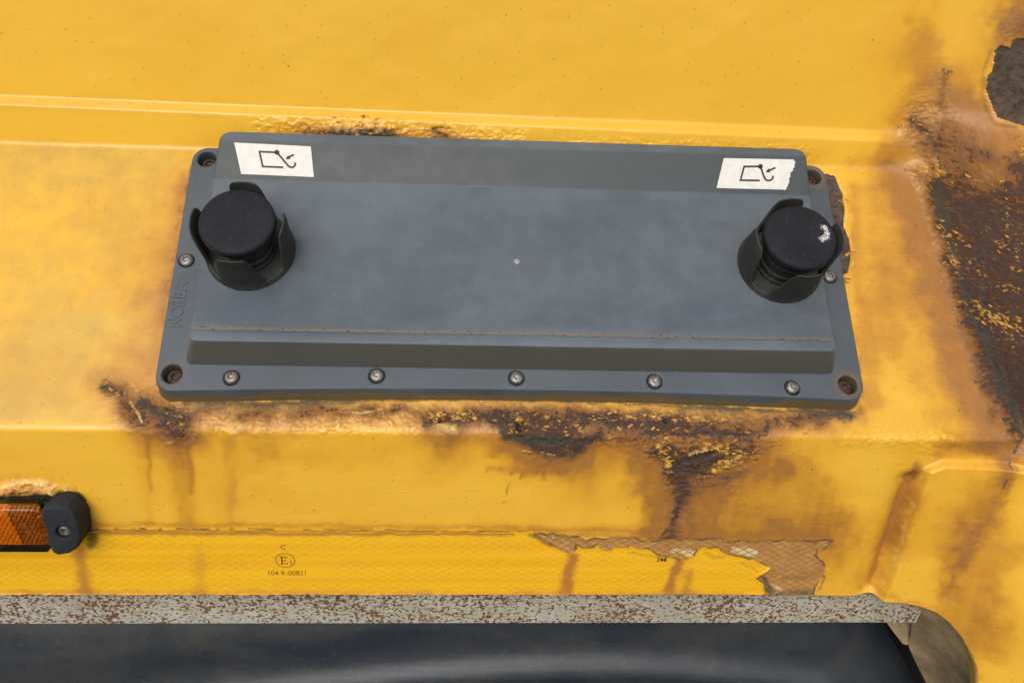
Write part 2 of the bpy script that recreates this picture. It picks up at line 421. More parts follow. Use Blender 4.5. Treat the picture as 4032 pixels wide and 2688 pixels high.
    ('rust', 0.85, 6, [(346.0, 220.8, 22.2), (354.4, 188.4, 25.4), (356.8, 144.0, 25.4), (358.0, 91.2, 22.2), (361.6, 44.4, 22.2), (371.2, 132.0, 28.6), (376.0, 63.6, 38.1)]),
    ('rust', 0.55, 8, [(337.6, 258.0, 15.9), (347.2, 247.2, 19.0), (360.4, 249.6, 19.0)]),
    ('stain_shade', 0.95, 6, [(343.6, 249.6, 28.6), (361.6, 247.2, 28.6), (367.6, 204.0, 38.1), (362.8, 88.8, 38.1), (383.2, 176.4, 47.6)]),
    ('stain_shade', 0.5, 8, [(349.6, 301.2, 15.9), (356.8, 273.6, 19.0)]),
    ('stain_shade', 0.8, 8, [(366.4, 338.4, 15.9), (367.6, 322.8, 12.7), (376.0, 348.0, 22.2)]),
    ('rust', 0.4, 8, [(371.2, 334.8, 12.7), (377.2, 338.4, 19.0)]),
    ('rust', 0.6, 4, [(334.0, 302.4, 5.1), (332.8, 290.4, 5.7), (336.4, 277.2, 6.3)]),
    ('fleck', 0.8, 1.2, [(337.6, 306.0, 3.8), (336.4, 298.8, 3.8)]),
    ('grime_shade', 0.7, 2, [(335.2, 302.4, 2.9)]),
    ('fleck', 0.95, 1, [(337.6, 268.8, 2.9), (337.6, 267.6, 2.2)]),
    ('grime_shade', 0.9, 0.6, [(337.6, 237.6, 0.8), (338.8, 231.6, 1.0), (338.8, 225.6, 1.0), (340.0, 220.8, 0.6)]),
    ('pale', 0.5, 2, [(336.4, 234.0, 3.8), (338.8, 225.6, 3.8)]),
    ('peel#', 1.0, 1.2, [(359.2, 319.2, 0.5), (361.6, 324.0, 0), (366.4, 322.8, 0), (367.6, 328.8, 0), (388.0, 333.6, 0), (404.8, 284.4, 0), (395.2, 271.2, 0), (383.2, 268.8, 0), (378.4, 270.0, 0), (370.0, 272.4, 0), (364.0, 283.2, 0), (360.4, 291.6, 0), (359.2, 300.0, 0), (361.6, 306.0, 0)]),
    ('fleck', 0.55, 1.5, [(353.2, 224.4, 5.7), (350.8, 216.0, 5.7)]),
    ('fleck', 0.6, 1.5, [(362.8, 234.0, 5.1), (364.0, 212.4, 6.3), (364.0, 190.8, 7.6)]),
    ('fleck', 0.5, 3, [(365.2, 180.0, 7.6), (364.0, 157.2, 6.3)]),
    ('fleck', 0.6, 1.5, [(358.0, 178.8, 5.7)]),
    ('fleck', 0.6, 1.5, [(348.4, 152.4, 8.3), (349.6, 129.6, 7.6)]),
    ('fleck', 0.6, 3, [(346.0, 110.4, 5.1), (349.6, 106.8, 7.6), (354.4, 103.2, 8.3)]),
    ('fleck', 0.55, 3, [(355.6, 120.0, 5.1), (356.8, 86.4, 8.9)]),
    ('fleck', 1.0, 0.8, [(360.4, 138.0, 5.1)]),
    ('pit', 0.9, 0.6, [(360.4, 139.2, 1.6)]),
    ('fleck', 0.8, 1.5, [(379.6, 259.2, 9.5), (380.8, 249.6, 12.7), (388.0, 266.4, 9.5)]),
    ('pit', 0.8, 0.6, [(349.6, 169.2, 1.0), (349.6, 160.8, 1.3), (348.4, 150.0, 1.0)]),
    ('grime_shade', 0.9, 0.6, [(349.6, 169.2, 1.3), (349.6, 160.8, 1.6), (348.4, 150.0, 1.3)]),
    ('peel', 0.6, 1, [(349.6, 129.6, 2.5), (348.4, 104.4, 3.2)]),
    ('blis', 0.8, 4, [(337.6, 258.0, 19.0), (350.8, 219.6, 25.4), (356.8, 139.2, 28.6), (359.2, 64.8, 22.2)]),
    ('blis', 0.5, 3, [(313.6, 256.8, 11.1), (319.6, 277.2, 12.7)]),
    ('blis', 0.35, 3, [(235.6, -2.4, 11.1), (282.4, -1.2, 12.7), (300.4, -8.4, 12.7)]),
    ('pale', 0.45, 4, [(251.2, 1.2, 7.0), (286.0, 0.0, 7.6)]),
    ('stain_shade', 0.7, 6, [(304.0, -8.4, 11.4), (328.0, -4.8, 12.7), (356.8, -7.2, 12.7)]),
    ('rust', 0.4, 5, [(331.6, -2.4, 7.9), (356.8, -3.6, 9.5)]),
    ('stain_shade', 0.8, 6, [(290.8, -25.2, 7.0), (289.6, -50.4, 10.2), (287.2, -86.4, 11.4), (282.4, -127.2, 11.4)]),
    ('stain_shade', 0.85, 8, [(353.2, -16.8, 12.7), (348.4, -46.8, 15.9), (341.2, -82.8, 17.5), (335.2, -127.2, 17.5)]),
    ('rust', 0.3, 8, [(355.6, -13.2, 9.5), (353.2, -39.6, 12.7), (347.2, -66.0, 12.7), (340.0, -105.6, 12.7)]),
    ('grime_shade', 0.8, 1, [(359.2, 0.0, 1.6), (355.6, -16.8, 1.6), (352.0, -36.0, 1.3)]),
    ('pale', 0.6, 2, [(295.6, -27.6, 1.9), (294.4, -61.2, 1.9), (293.2, -110.4, 1.9), (290.8, -132.0, 2.2)]),  # highlight painted along the pressed plate's left edge
    ('stain_shade', 0.6, 6, [(281.2, -135.6, 6.3), (310.0, -142.8, 5.7), (334.0, -147.6, 9.5), (352.0, -166.8, 12.7), (368.8, -199.2, 9.5)]),
    ('stain_shade', 0.4, 10, [(348.4, -147.6, 19.0), (370.0, -172.8, 19.0)]),
    ('stain_shade', 0.25, 12, [(-148.4, -57.6, 38.1), (-56.0, -68.4, 38.1)]),
    ('stain_shade', 0.25, 12, [(-328.4, -22.8, 25.4), (-296.0, -39.6, 19.0)]),
    ('grime_shade', 0.95, 3, [(337.6, 212.4, 2.9), (337.6, 176.4, 2.9), (338.8, 148.8, 2.9)]),
    ('grime_shade', 0.95, 3, [(341.2, 126.0, 3.2), (344.8, 102.0, 3.2), (347.2, 76.8, 3.5), (353.2, 51.6, 3.5), (358.0, 27.6, 3.8), (360.4, 2.4, 3.8)]),
    ('stain_shade', 0.45, 6, [(290.8, -27.6, 8.3), (289.6, -54.0, 12.7), (286.0, -90.0, 14.6), (282.4, -132.0, 14.0)]),
    ('rust', 0.5, 3, [(356.8, 320.4, 2.5), (356.8, 302.4, 2.5), (360.4, 283.2, 2.9), (367.6, 267.6, 2.9), (378.4, 266.4, 2.9)]),
    ('rust', 0.5, 6, [(119.2, -48.0, 9.5), (118.0, -67.2, 8.3), (118.0, -88.8, 7.0)]),
    ('stain_shade', 0.72, 14, [(318.4, 210.0, 38.1), (322.0, 157.2, 38.1), (326.8, 104.4, 38.1), (330.4, 51.6, 36.5), (334.0, 15.6, 31.7)]),
    ('stain_shade', 0.9, 10, [(331.6, 206.4, 19.0), (332.8, 158.4, 19.7), (336.4, 105.6, 19.7), (338.8, 51.6, 19.0), (342.4, 15.6, 17.1)]),
    ('stain_shade', 0.45, 14, [(95.2, -28.8, 34.9), (139.6, -55.2, 54.0), (194.8, -74.4, 54.0), (238.0, -93.6, 41.3)]),
    ('stain_shade', 0.45, 12, [(-261.2, 194.4, 25.4), (-263.6, 127.2, 25.4), (-257.6, 58.8, 28.6)]),
    ('stain_shade', 0.3, 14, [(-56.0, -16.8, 28.6), (-2.0, -26.4, 34.9), (50.8, -22.8, 28.6)]),
    ('stain_shade', 0.35, 14, [(335.2, -40.8, 31.7), (331.6, -92.4, 34.9), (362.8, -140.4, 31.7)]),
    ('stain_shade', 0.35, 16, [(300.4, 318.0, 41.3), (319.6, 277.2, 34.9)]),
    ('stain_shade', 0.3, 14, [(274.0, 212.4, 25.4), (271.6, 140.4, 25.4), (263.2, 68.4, 25.4)]),
    ('rust', 0.25, 6, [(288.4, -19.2, 4.4), (288.4, -38.4, 5.7), (287.2, -78.0, 7.0), (283.6, -123.6, 7.0)]),
    ('stain_shade', 0.5, 14, [(298.0, 208.8, 31.7), (304.0, 141.6, 31.7), (308.8, 82.8, 30.2), (314.8, 34.8, 27.0)]),
    ('stain_shade', 0.5, 10, [(310.0, 336.0, 19.0), (322.0, 296.4, 19.0)]),
    ('stain_shade', 0.6, 10, [(342.4, 282.0, 15.9), (354.4, 252.0, 19.0), (367.6, 256.8, 15.9)]),
    ('stain_shade', 0.8, 10, [(364.0, 346.8, 19.0), (371.2, 328.8, 12.7), (374.8, 338.4, 19.0)]),
    ('stain_shade', 0.3, 10, [(349.6, 324.0, 19.0)]),
    ('rust', 0.4, 8, [(347.2, 259.2, 12.7), (356.8, 243.6, 14.0), (347.2, 234.0, 12.7)]),
    ('rust', 0.35, 8, [(370.0, 340.8, 15.9)]),
    ('stain_shade', 0.9, 8, [(324.4, 213.6, 19.0), (329.2, 157.2, 19.0), (334.0, 105.6, 19.0), (337.6, 51.6, 19.0), (341.2, 12.0, 17.5)]),
    ('rust', 0.35, 8, [(335.2, 207.6, 8.3), (336.4, 159.6, 9.5), (341.2, 106.8, 9.5), (343.6, 51.6, 9.5), (347.2, 15.6, 8.9)]),
    ('grime_shade', 1.0, 1.5, [(337.6, 208.8, 1.3), (336.4, 175.2, 1.3), (338.8, 152.4, 1.3)]),
    ('grime_shade', 1.0, 2, [(342.4, 127.2, 1.6), (344.8, 102.0, 1.6), (347.2, 76.8, 1.9), (352.0, 50.4, 1.9), (356.8, 26.4, 1.9), (359.2, 2.4, 1.9)]),
    ('dent', 1.0, 2, [(342.4, 127.2, 1.9), (344.8, 102.0, 1.9), (347.2, 76.8, 1.9), (352.0, 50.4, 1.9), (356.8, 26.4, 1.9), (359.2, 2.4, 1.9)]),
    ('fleck', 0.8, 3, [(336.4, 168.0, 4.4), (337.6, 144.0, 5.7), (338.8, 128.4, 3.2)]),
    ('fleck', 0.85, 3, [(346.0, 114.0, 4.4), (349.6, 105.6, 5.1), (354.4, 100.8, 4.4), (360.4, 104.4, 4.4)]),
    ('fleck', 0.8, 2, [(337.6, 234.0, 5.1), (338.8, 224.4, 5.1)]),
    ('pale', 0.5, 2, [(338.8, 148.8, 4.4), (338.8, 139.2, 3.8)]),
    ('stain_shade', 0.5, 8, [(-251.6, 195.6, 9.5), (-250.4, 127.2, 8.3), (-249.2, 72.0, 8.3)]),
    ('rust', 0.4, 5, [(-254.0, 175.2, 3.8), (-251.6, 127.2, 3.2), (-250.4, 85.2, 3.2), (-249.2, 49.2, 3.8)]),
    ('grime_shade', 0.5, 3, [(-250.4, 211.2, 2.2), (-249.2, 127.2, 1.9), (-249.2, 66.0, 1.9), (-249.2, 32.4, 2.5)]),  # contact shade with some dirt, painted down the box's left edge
    ('grime_shade', 0.5, 3, [(253.6, 61.2, 1.9), (251.2, 33.6, 2.2), (244.0, 24.0, 2.5)]),  # contact shade and dirt painted at the box's right edge
    ('stain_shade', 0.5, 12, [(-176.0, -18.0, 19.0), (-128.0, -20.4, 19.0), (-86.0, -13.2, 15.9)]),
    ('stain_shade', 0.45, 6, [(-198.8, -7.2, 6.3), (-197.6, -32.4, 7.0), (-200.0, -72.0, 6.3)]),
    ('stain_shade', 0.4, 14, [(277.6, 156.0, 19.0), (276.4, 68.4, 19.0)]),
    ('stain_shade', 0.8, 8, [(312.4, 208.8, 19.0), (320.8, 157.2, 22.2), (326.8, 104.4, 23.8), (332.8, 51.6, 23.8), (337.6, 15.6, 20.6)]),
    ('rust', 0.4, 6, [(334.0, 202.8, 6.3), (336.4, 159.6, 7.6), (336.4, 105.6, 8.9), (341.2, 55.2, 8.9), (344.8, 18.0, 8.3)]),
    ('rust#', 0.45, 8, [(340.0, 194.4, 4.4), (341.2, 146.4, 0), (344.8, 102.0, 0), (362.8, 10.8, 0), (390.4, 48.0, 0), (413.2, 242.4, 0), (368.8, 230.4, 0), (355.6, 214.8, 0)]),
    ('stain_shade', 0.6, 12, [(366.4, 350.4, 28.6), (373.6, 320.4, 19.0)]),
    ('stain_shade', 0.45, 14, [(311.2, 316.8, 28.6), (324.4, 284.4, 22.2), (306.4, 264.0, 22.2)]),
    ('stain_shade', 0.85, 4, [(120.4, -36.0, 5.7), (119.2, -67.2, 5.1), (116.8, -88.8, 4.4)]),
    ('stain_shade', 0.7, 3, [(101.2, -27.6, 3.2), (103.6, -58.8, 3.2), (103.6, -80.4, 2.5)]),
    ('stain_shade', 0.7, 3, [(143.2, -34.8, 3.8), (149.2, -67.2, 3.8), (150.4, -84.0, 3.2)]),
    ('stain_shade', 0.6, 3, [(16.0, -16.8, 3.8), (19.6, -37.2, 3.2)]),
    ('stain_shade', 0.6, 3, [(-250.4, -8.4, 3.2), (-254.0, -46.8, 2.5)]),
    ('stain_shade', 0.6, 3, [(-224.0, -7.2, 3.8), (-226.4, -50.4, 3.2)]),
    ('rust', 0.9, 4, [(-5.6, -1.2, 4.4), (16.0, -6.0, 7.0), (37.6, -4.8, 5.7)]),
    ('rust', 0.9, 4, [(102.4, -14.4, 7.6), (128.8, -21.6, 11.4), (152.8, -14.4, 7.6)]),
    ('rust', 0.7, 4, [(-41.6, 10.8, 6.3), (-20.0, 12.0, 7.0), (-2.0, 9.6, 8.3), (71.2, 10.8, 7.6), (114.4, 7.2, 8.9)]),
    ('fleck#', 0.4, 10, [(337.6, 230.4, 9.5), (338.8, 160.8, 0), (343.6, 93.6, 0), (354.4, 57.6, 0), (390.4, 91.2, 0), (428.8, 270.0, 0), (368.8, 262.8, 0), (347.2, 249.6, 0)]),
    ('fleck', 0.55, 4, [(328.0, 247.2, 12.7), (335.2, 258.0, 9.5), (338.8, 241.2, 9.5)]),
    ('rust', 0.55, 6, [(329.2, 243.6, 10.8), (336.4, 247.2, 10.8)]),
    ('grime_shade', 0.6, 4, [(331.6, 247.2, 5.1), (336.4, 241.2, 4.4), (329.2, 256.8, 3.8)]),
    ('stain_shade', 0.5, 6, [(343.6, 291.6, 12.7), (349.6, 259.2, 15.9)]),
    ('peel#', 0.9, 1.5, [(376.0, 298.8, 0.3), (377.2, 302.4, 0), (389.2, 306.0, 0), (395.2, 276.0, 0), (385.6, 277.2, 0), (382.0, 278.4, 0), (379.6, 283.2, 0), (379.6, 291.6, 0)]),
    ('pit', 0.35, 1, [(377.2, 298.8, 1.6), (377.2, 290.4, 1.9), (380.8, 282.0, 1.6)]),
    ('rust', 0.5, 7, [(-216.8, 13.2, 7.6), (-146.0, 14.4, 7.6), (-71.6, 14.4, 8.9), (4.0, 14.4, 10.8), (95.2, 12.0, 12.1), (190.0, 13.2, 10.8), (230.8, 15.6, 8.3)]),
    ('fleck', 0.42, 5, [(-69.2, 14.4, 9.5), (4.0, 14.4, 10.8), (95.2, 13.2, 12.1), (190.0, 13.2, 10.8), (230.8, 15.6, 8.3)]),
    ('fleck', 0.45, 3, [(-213.2, 8.4, 8.3), (-160.4, 8.4, 7.6), (-101.6, 14.4, 7.0)]),
    ('stain_shade', 0.55, 10, [(88.0, -21.6, 15.9), (101.2, -55.2, 19.0), (107.2, -111.6, 22.2)]),
    ('stain_shade', 0.35, 12, [(148.0, -46.8, 31.7), (169.6, -82.8, 38.1), (206.8, -106.8, 34.9)]),
    ('stain_shade', 0.45, 12, [(228.4, -43.2, 28.6), (246.4, -86.4, 25.4), (265.6, -127.2, 19.0)]),
    ('rust', 0.3, 10, [(157.6, -43.2, 19.0), (180.4, -66.0, 19.0)]),
    ('stain_shade', 0.35, 10, [(-62.0, -31.2, 15.9), (-38.0, -22.8, 12.7)]),
    ('rust', 0.5, 3, [(41.2, -15.6, 9.5), (23.2, -16.8, 12.7)]),
    ('stain_shade', 0.5, 8, [(284.8, 133.2, 15.9), (284.8, 82.8, 17.5), (293.2, 40.8, 17.5), (304.0, 14.4, 15.9)]),
    ('stain_shade', 0.55, 6, [(265.6, 103.2, 9.5), (264.4, 57.6, 10.8), (260.8, 24.0, 10.8)]),
    ('stain_shade', 0.4, 10, [(332.8, -33.6, 15.9), (329.2, -72.0, 19.0)]),
    ('stain_shade', 0.5, 10, [(364.0, -84.0, 19.0), (356.8, -135.6, 22.2), (377.2, -168.0, 19.0)]),
    ('bead', 0.5, 3, [(299.2, 1.2, 6.3), (314.8, -1.2, 6.3)]),
    ('stain_shade', 0.26, 20, [(188.8, 304.8, 95.2), (276.4, 304.8, 63.5), (295.6, 337.2, 47.6)]),  # light falling off towards the pillar, painted as a broad faint tint
    ('rust#', 0.85, 8, [(338.8, 213.6, 6.3), (338.8, 160.8, 0), (342.4, 85.2, 0), (360.4, 0.0, 0), (390.4, 36.0, 0), (426.4, 264.0, 0), (379.6, 256.8, 0), (366.4, 241.2, 0), (358.0, 217.2, 0), (347.2, 202.8, 0)]),
    ('stain_shade#', 0.8, 10, [(328.0, 213.6, 12.7), (338.8, 160.8, 0), (342.4, 85.2, 0), (360.4, 0.0, 0), (390.4, 36.0, 0), (428.8, 272.4, 0), (380.8, 271.2, 0), (359.2, 277.2, 0), (335.2, 303.6, 0), (329.2, 264.0, 0)]),
]
MARKS_TAPE = [
    ('stain_shade', 0.7, 4, [(-311.6, -100.8, 7.9), (-312.8, -120.0, 8.3), (-315.2, -142.8, 8.9)]),
    ('stain_shade', 0.35, 4, [(-227.6, -99.6, 7.9), (-231.2, -142.8, 9.5)]),
    ('stain_shade', 0.45, 3, [(-375.2, -139.2, 4.4), (-122.0, -140.4, 4.1), (179.2, -141.6, 4.1)]),
    ('stain_shade', 0.7, 2, [(-304.4, -85.2, 3.8), (-182.0, -85.2, 3.2), (0.4, -85.2, 2.5)]),
    ('stain_shade', 0.95, 3, [(46.0, -105.6, 5.7), (43.6, -120.0, 6.3), (43.6, -142.8, 7.6)]),
    ('stain_shade', 1.0, 3, [(127.6, -111.6, 5.1), (124.0, -127.2, 5.7), (122.8, -142.8, 7.0)]),
    ('stain_shade', 0.5, 4, [(134.8, -118.8, 5.7), (136.0, -140.4, 5.7)]),
    ('grime_shade', 0.7, 2, [(-299.6, -88.8, 6.3), (-303.2, -96.0, 6.3)]),
    ('grime_shade', 0.6, 2, [(12.4, -85.2, 3.8), (29.2, -94.8, 3.8)]),
    ('grime_shade', 0.42, 3, [(89.2, -102.0, 4.4), (107.2, -106.8, 4.4), (116.8, -104.4, 3.2)]),
    ('grime_shade', 0.42, 3, [(145.6, -103.2, 4.4), (161.2, -106.8, 3.8)]),
    ('grime_shade', 0.42, 3, [(174.4, -110.4, 3.2), (188.8, -117.6, 3.2)]),
    ('grime_shade', 0.7, 1.5, [(194.8, -126.0, 3.8), (200.8, -136.8, 3.8)]),
    ('grime_shade', 0.5, 2, [(199.6, -140.4, 6.3), (234.4, -140.4, 6.3)]),
    ('grime_shade', 0.4, 2, [(210.4, -124.8, 5.1), (227.2, -126.0, 4.4)]),
    ('pale', 0.8, 2, [(122.8, -99.6, 6.3), (136.0, -103.2, 5.7)]),
    ('pale', 0.9, 2, [(168.4, -99.6, 5.7), (182.8, -102.0, 6.3)]),
    ('pale', 0.8, 2, [(203.2, -134.4, 4.4), (209.2, -136.8, 3.8)]),
    ('pale', 0.6, 2, [(77.2, -96.0, 3.8)]),
    ('pale', 0.7, 2, [(30.4, -87.6, 3.2)]),
]
PLATE_EDGE = [(288.4, -146.4), (290.8, -133.2), (292.0, -114.0), (293.2, -79.2), (294.4, -48.0), (295.6, -25.2)]
EDGE = [(-400.0, -141.6), (200.0, -142.2), (283.6, -144.0), (304.0, -144.0), (320.8, -146.4), (332.8, -150.0), (342.4, -156.0), (352.0, -165.6), (360.4, -176.4), (367.6, -192.0), (372.4, -210.0), (379.6, -240.0), (386.8, -274.8)]
FLAKES = [(-47.6, 12.0, 12.7, 20), (4.0, 8.4, 14.3, 20), (30.4, 4.8, 12.7, 12), (104.8, -10.8, 14.3, 30), (146.8, -15.6, 19.0, 35), (126.4, 4.8, 25.4, 25), (188.8, 9.6, 19.0, 12), (77.2, 10.8, 15.9, 12), (-239.6, 9.6, 12.7, 12), (-276.8, 28.8, 7.9, 8), (-124.4, 243.6, 19.0, 25), (335.2, 226.8, 12.7, 20), (337.6, 168.0, 9.5, 18), (338.8, 140.4, 7.9, 13), (349.6, 105.6, 12.7, 18), (355.6, 96.0, 9.5, 10), (358.0, 175.2, 19.0, 15), (359.2, 136.8, 4.4, 7), (323.2, 260.4, 11.1, 12), (335.2, 302.4, 4.8, 5), (362.8, 163.2, 12.7, 10), (253.6, 124.8, 4.4, 6), (259.6, 147.6, 2.5, 5), (263.2, 195.6, 2.5, 4)]
WEB_BACK = [(337.1, -168.4, -12), (345.0, -200.5, -25), (350.9, -229.1, -35), (367.8, -256.3, -38), (387.0, -285.6, -42), (421.7, -338.5, -50), (453.7, -398.6, -55)]
BRACKET = [(325.7, -203.3, -34), (354.4, -201.9, -34), (351.2, -229.1, -34), (346.3, -228.1, -34), (336.5, -216.6, -34)]
TEAR = [(15.3, -81.5), (15.8, -85.8), (22.7, -89.3), (26.7, -92.4), (32.7, -96.8), (38.8, -100.4), (43.5, -102.8), (48.3, -97.5), (47.7, -93.9), (50.7, -95.9), (52.8, -97.1), (60.5, -96.7), (63.2, -93.9), (66.0, -97.5), (69.8, -99.4), (74.4, -99.8), (75.9, -95.8), (87.0, -95.8), (88.1, -94.2), (91.2, -96.2), (99.6, -98.5), (101.4, -96.9), (105.0, -99.7), (111.4, -104.6), (120.1, -105.4), (128.3, -108.2), (130.2, -108.2), (137.0, -105.3), (139.5, -98.8), (143.0, -95.7), (149.1, -97.0), (154.1, -95.5), (158.8, -100.4), (163.8, -103.2), (173.3, -104.4), (180.4, -107.2), (182.2, -106.0), (191.0, -110.9), (198.4, -115.0), (195.1, -118.8), (192.2, -121.7), (188.8, -125.5), (195.0, -130.2), (195.8, -135.3), (203.8, -142.1)]
RESID = [(16.1, -85.0), (21.7, -83.4), (25.0, -85.3), (30.0, -83.3), (33.3, -85.7), (37.1, -84.5), (41.7, -87.2), (48.1, -86.0), (54.8, -90.7), (60.4, -87.9), (67.6, -89.1), (76.4, -87.1), (86.8, -87.8), (91.3, -87.4), (97.6, -91.3), (101.2, -89.3), (104.7, -91.3), (115.9, -88.1), (119.8, -88.1), (126.5, -90.0), (132.2, -88.8), (141.4, -88.8), (149.1, -87.9), (156.9, -87.5), (158.0, -90.7), (166.6, -91.0), (171.5, -89.0), (181.4, -93.0), (186.1, -89.8), (189.9, -88.9), (197.4, -90.1), (205.2, -89.3), (211.4, -90.9), (221.8, -89.6), (227.4, -91.2), (234.8, -88.3), (240.6, -90.7), (239.9, -93.6), (232.7, -97.7), (230.5, -103.4), (235.3, -107.5), (240.4, -112.5), (240.9, -121.7), (240.0, -127.6), (237.3, -134.4), (237.4, -142.1)]



def seg_dist(px, py, pts, closed=False):
    """distance to a polyline and the radius interpolated along it"""
    best = np.full(px.shape, 1e9)
    rad = np.zeros(px.shape)
    P = list(pts) + ([pts[0]] if closed else [])
    if len(P) == 1:
        P = P * 2
    for a, b in zip(P[:-1], P[1:]):
        dx, dy = b[0] - a[0], b[1] - a[1]
        L = dx * dx + dy * dy
        u = np.clip(((px - a[0]) * dx + (py - a[1]) * dy) / L, 0, 1) if L > 0 else np.zeros(px.shape)
        q = np.hypot(px - a[0] - u * dx, py - a[1] - u * dy)
        ra = a[2] if len(a) > 2 else 0
        rb = b[2] if len(b) > 2 else 0
        m = q < best
        best[m] = q[m]
        rad[m] = (ra + (rb - ra) * u)[m]
    return best, rad


def in_poly(px, py, poly):
    c = np.zeros(px.shape, bool)
    n = len(poly)
    for i in range(n):
        x0, y0 = poly[i][:2]
        x1, y1 = poly[(i + 1) % n][:2]
        if y0 == y1:
            continue
        m = ((y0 > py) != (y1 > py)) & (px < (x1 - x0) * (py - y0) / (y1 - y0) + x0)
        c ^= m
    return c


def paint(marks, X, T):
    """rasterise the wear and shade marks (mm on the sheet) into one mask per kind"""
    xm, tm = X.ravel() * 1e3, T.ravel() * 1e3
    wx = fbm(xm / 9, tm / 9, 4, 11) - 0.5
    wy = fbm(xm / 9, tm / 9, 4, 47) - 0.5
    fx = fbm(xm / 2.2, tm / 2.2, 3, 81) - 0.5
    fy = fbm(xm / 2.2, tm / 2.2, 3, 113) - 0.5
    out = {}
    for ch, st, warp, pts in marks:
        poly = ch.endswith('#')
        c = ch.rstrip('#')
        if c not in out:
            out[c] = np.zeros(xm.shape)
        P = np.array(pts, float)
        rm = P[:, 2].max() * 2.2 + 10 + abs(warp) * 1.2
        m = (xm > P[:, 0].min() - rm) & (xm < P[:, 0].max() + rm) & (tm > P[:, 1].min() - rm) & (tm < P[:, 1].max() + rm)
        if not m.any():
            continue
        qx = xm[m] + wx[m] * warp * 1.6 + fx[m] * warp * 0.5
        qy = tm[m] + wy[m] * warp * 1.6 + fy[m] * warp * 0.5
        if poly:                                     # filled outline, soft over the radius of its first point
            d, _ = seg_dist(qx, qy, pts, True)
            ins = in_poly(qx, qy, pts)
            r = P[0, 2]
            v = sst(-r, r, np.where(ins, d, -d))
        else:
            d, r = seg_dist(qx, qy, pts)
            v = np.exp(-1.9 * (d / np.maximum(r, 1e-6)) ** 2)
        if P[:, 2].max() < 2.3 and not poly:             # thin cracks and lifted edges come and go
            v = v * sst(0.34, 0.56, fbm(xm[m] / 4.5, tm[m] / 4.5, 3, 7 + len(pts)))
        v = v * st
        o = out[c]
        if c == 'rust' and not poly:             # run-off halo round every rusty spot
            hs = out.setdefault('stain_shade', np.zeros(xm.shape))
            hv = 0.72 * st * np.exp(-1.0 * (d / np.maximum(r * 1.25 + 6.0, 1e-6)) ** 2)
            hs[m] = 1 - (1 - hs[m]) * (1 - hv)
        o[m] = 1 - (1 - o[m]) * (1 - np.clip(v, 0, 1)) if st > 0 else o[m] * (1 + np.clip(v, -1, 0))
    return out


# ------------------------------------------------------------------ materials
class NT:
    def __init__(self, name):
        self.m = bpy.data.materials.new(name)
        self.m.use_nodes = True
        self.t = self.m.node_tree
        self.b = self.t.nodes["Principled BSDF"]

    def add(self, kind, **kw):
        n = self.t.nodes.new(kind)
        for k, v in kw.items():
            setattr(n, k, v)
        return n

    def put(self, sock, v):
        if isinstance(v, bpy.types.NodeSocket):
            self.t.links.new(v, sock)
        elif isinstance(v, (tuple, list)) and sock.type == 'RGBA' and len(v) == 3:
            sock.default_value = (*v, 1)
        else:
            sock.default_value = v

    def math(self, op, a, b=0.0, c=None, clamp=False):
        n = self.add("ShaderNodeMath", operation=op, use_clamp=clamp)
        self.put(n.inputs[0], a)
        self.put(n.inputs[1], b)
        if c is not None:
            self.put(n.inputs[2], c)
        return n.outputs[0]

    def mul(self, a, b):
        return self.math('MULTIPLY', a, b)

    def plus(self, a, b):
        return self.math('ADD', a, b)

    def step(self, v, e0, e1, lo=0.0, hi=1.0):
        n = self.add("ShaderNodeMapRange", interpolation_type='SMOOTHSTEP')
        self.put(n.inputs[0], v)
        self.put(n.inputs[1], e0)
        self.put(n.inputs[2], e1)
        self.put(n.inputs[3], lo)
        self.put(n.inputs[4], hi)
        return n.outputs[0]

    def mix(self, f, a, b, blend='MIX'):
        n = self.add("ShaderNodeMix", data_type='RGBA', blend_type=blend)
        self.put(n.inputs[0], f)
        self.put(n.inputs[6], a)
        self.put(n.inputs[7], b)
        return n.outputs[2]

    def attr(self, name):
        return self.add("ShaderNodeAttribute", attribute_name=name)

    def scale(self, vec, s):
        n = self.add("ShaderNodeMapping")
        self.put(n.inputs[0], vec)
        n.inputs[3].default_value = s
        return n.outputs[0]

    def noise(self, vec, scale, detail=4.0, rough=0.55, dist=0.0):
        n = self.add("ShaderNodeTexNoise")
        self.put(n.inputs["Vector"], vec)
        n.inputs["Scale"].default_value = scale
        n.inputs["Detail"].default_value = detail
        n.inputs["Roughness"].default_value = rough
        n.inputs["Distortion"].default_value = dist
        return n.outputs[0]

    def dots(self, vec, scale, r0, r1, keep):
        """sparse specks: a Voronoi point is shown when its random value is under keep"""
        v = self.add("ShaderNodeTexVoronoi", feature='F1')
        self.put(v.inputs["Vector"], vec)
        v.inputs["Scale"].default_value = scale
        sep = self.add("ShaderNodeSeparateColor")
        self.put(sep.inputs[0], v.outputs["Color"])
        size = self.math('MULTIPLY', sep.outputs[1], r1 - r0)
        size = self.plus(size, r0)
        a = self.math('LESS_THAN', sep.outputs[0], keep)
        e = self.step(self.math('DIVIDE', v.outputs["Distance"], size), 1.0, 0.6)
        return self.mul(a, e)

    def bump(self, h, strength, dist=0.001, prev=None):
        n = self.add("ShaderNodeBump")
        n.inputs["Strength"].default_value = strength
        n.inputs["Distance"].default_value = dist
        self.put(n.inputs["Height"], h)
        if prev is not None:
            self.put(n.inputs["Normal"], prev)
        return n.outputs[0]

    def obj(self):
        return self.add("ShaderNodeTexCoord").outputs["Object"]

    def set(self, **kw):
        for k, v in kw.items():
            self.put(self.b.inputs[k.replace("_", " ")], v)
        return self.m


YELLOW = (0.79, 0.455, 0.038)


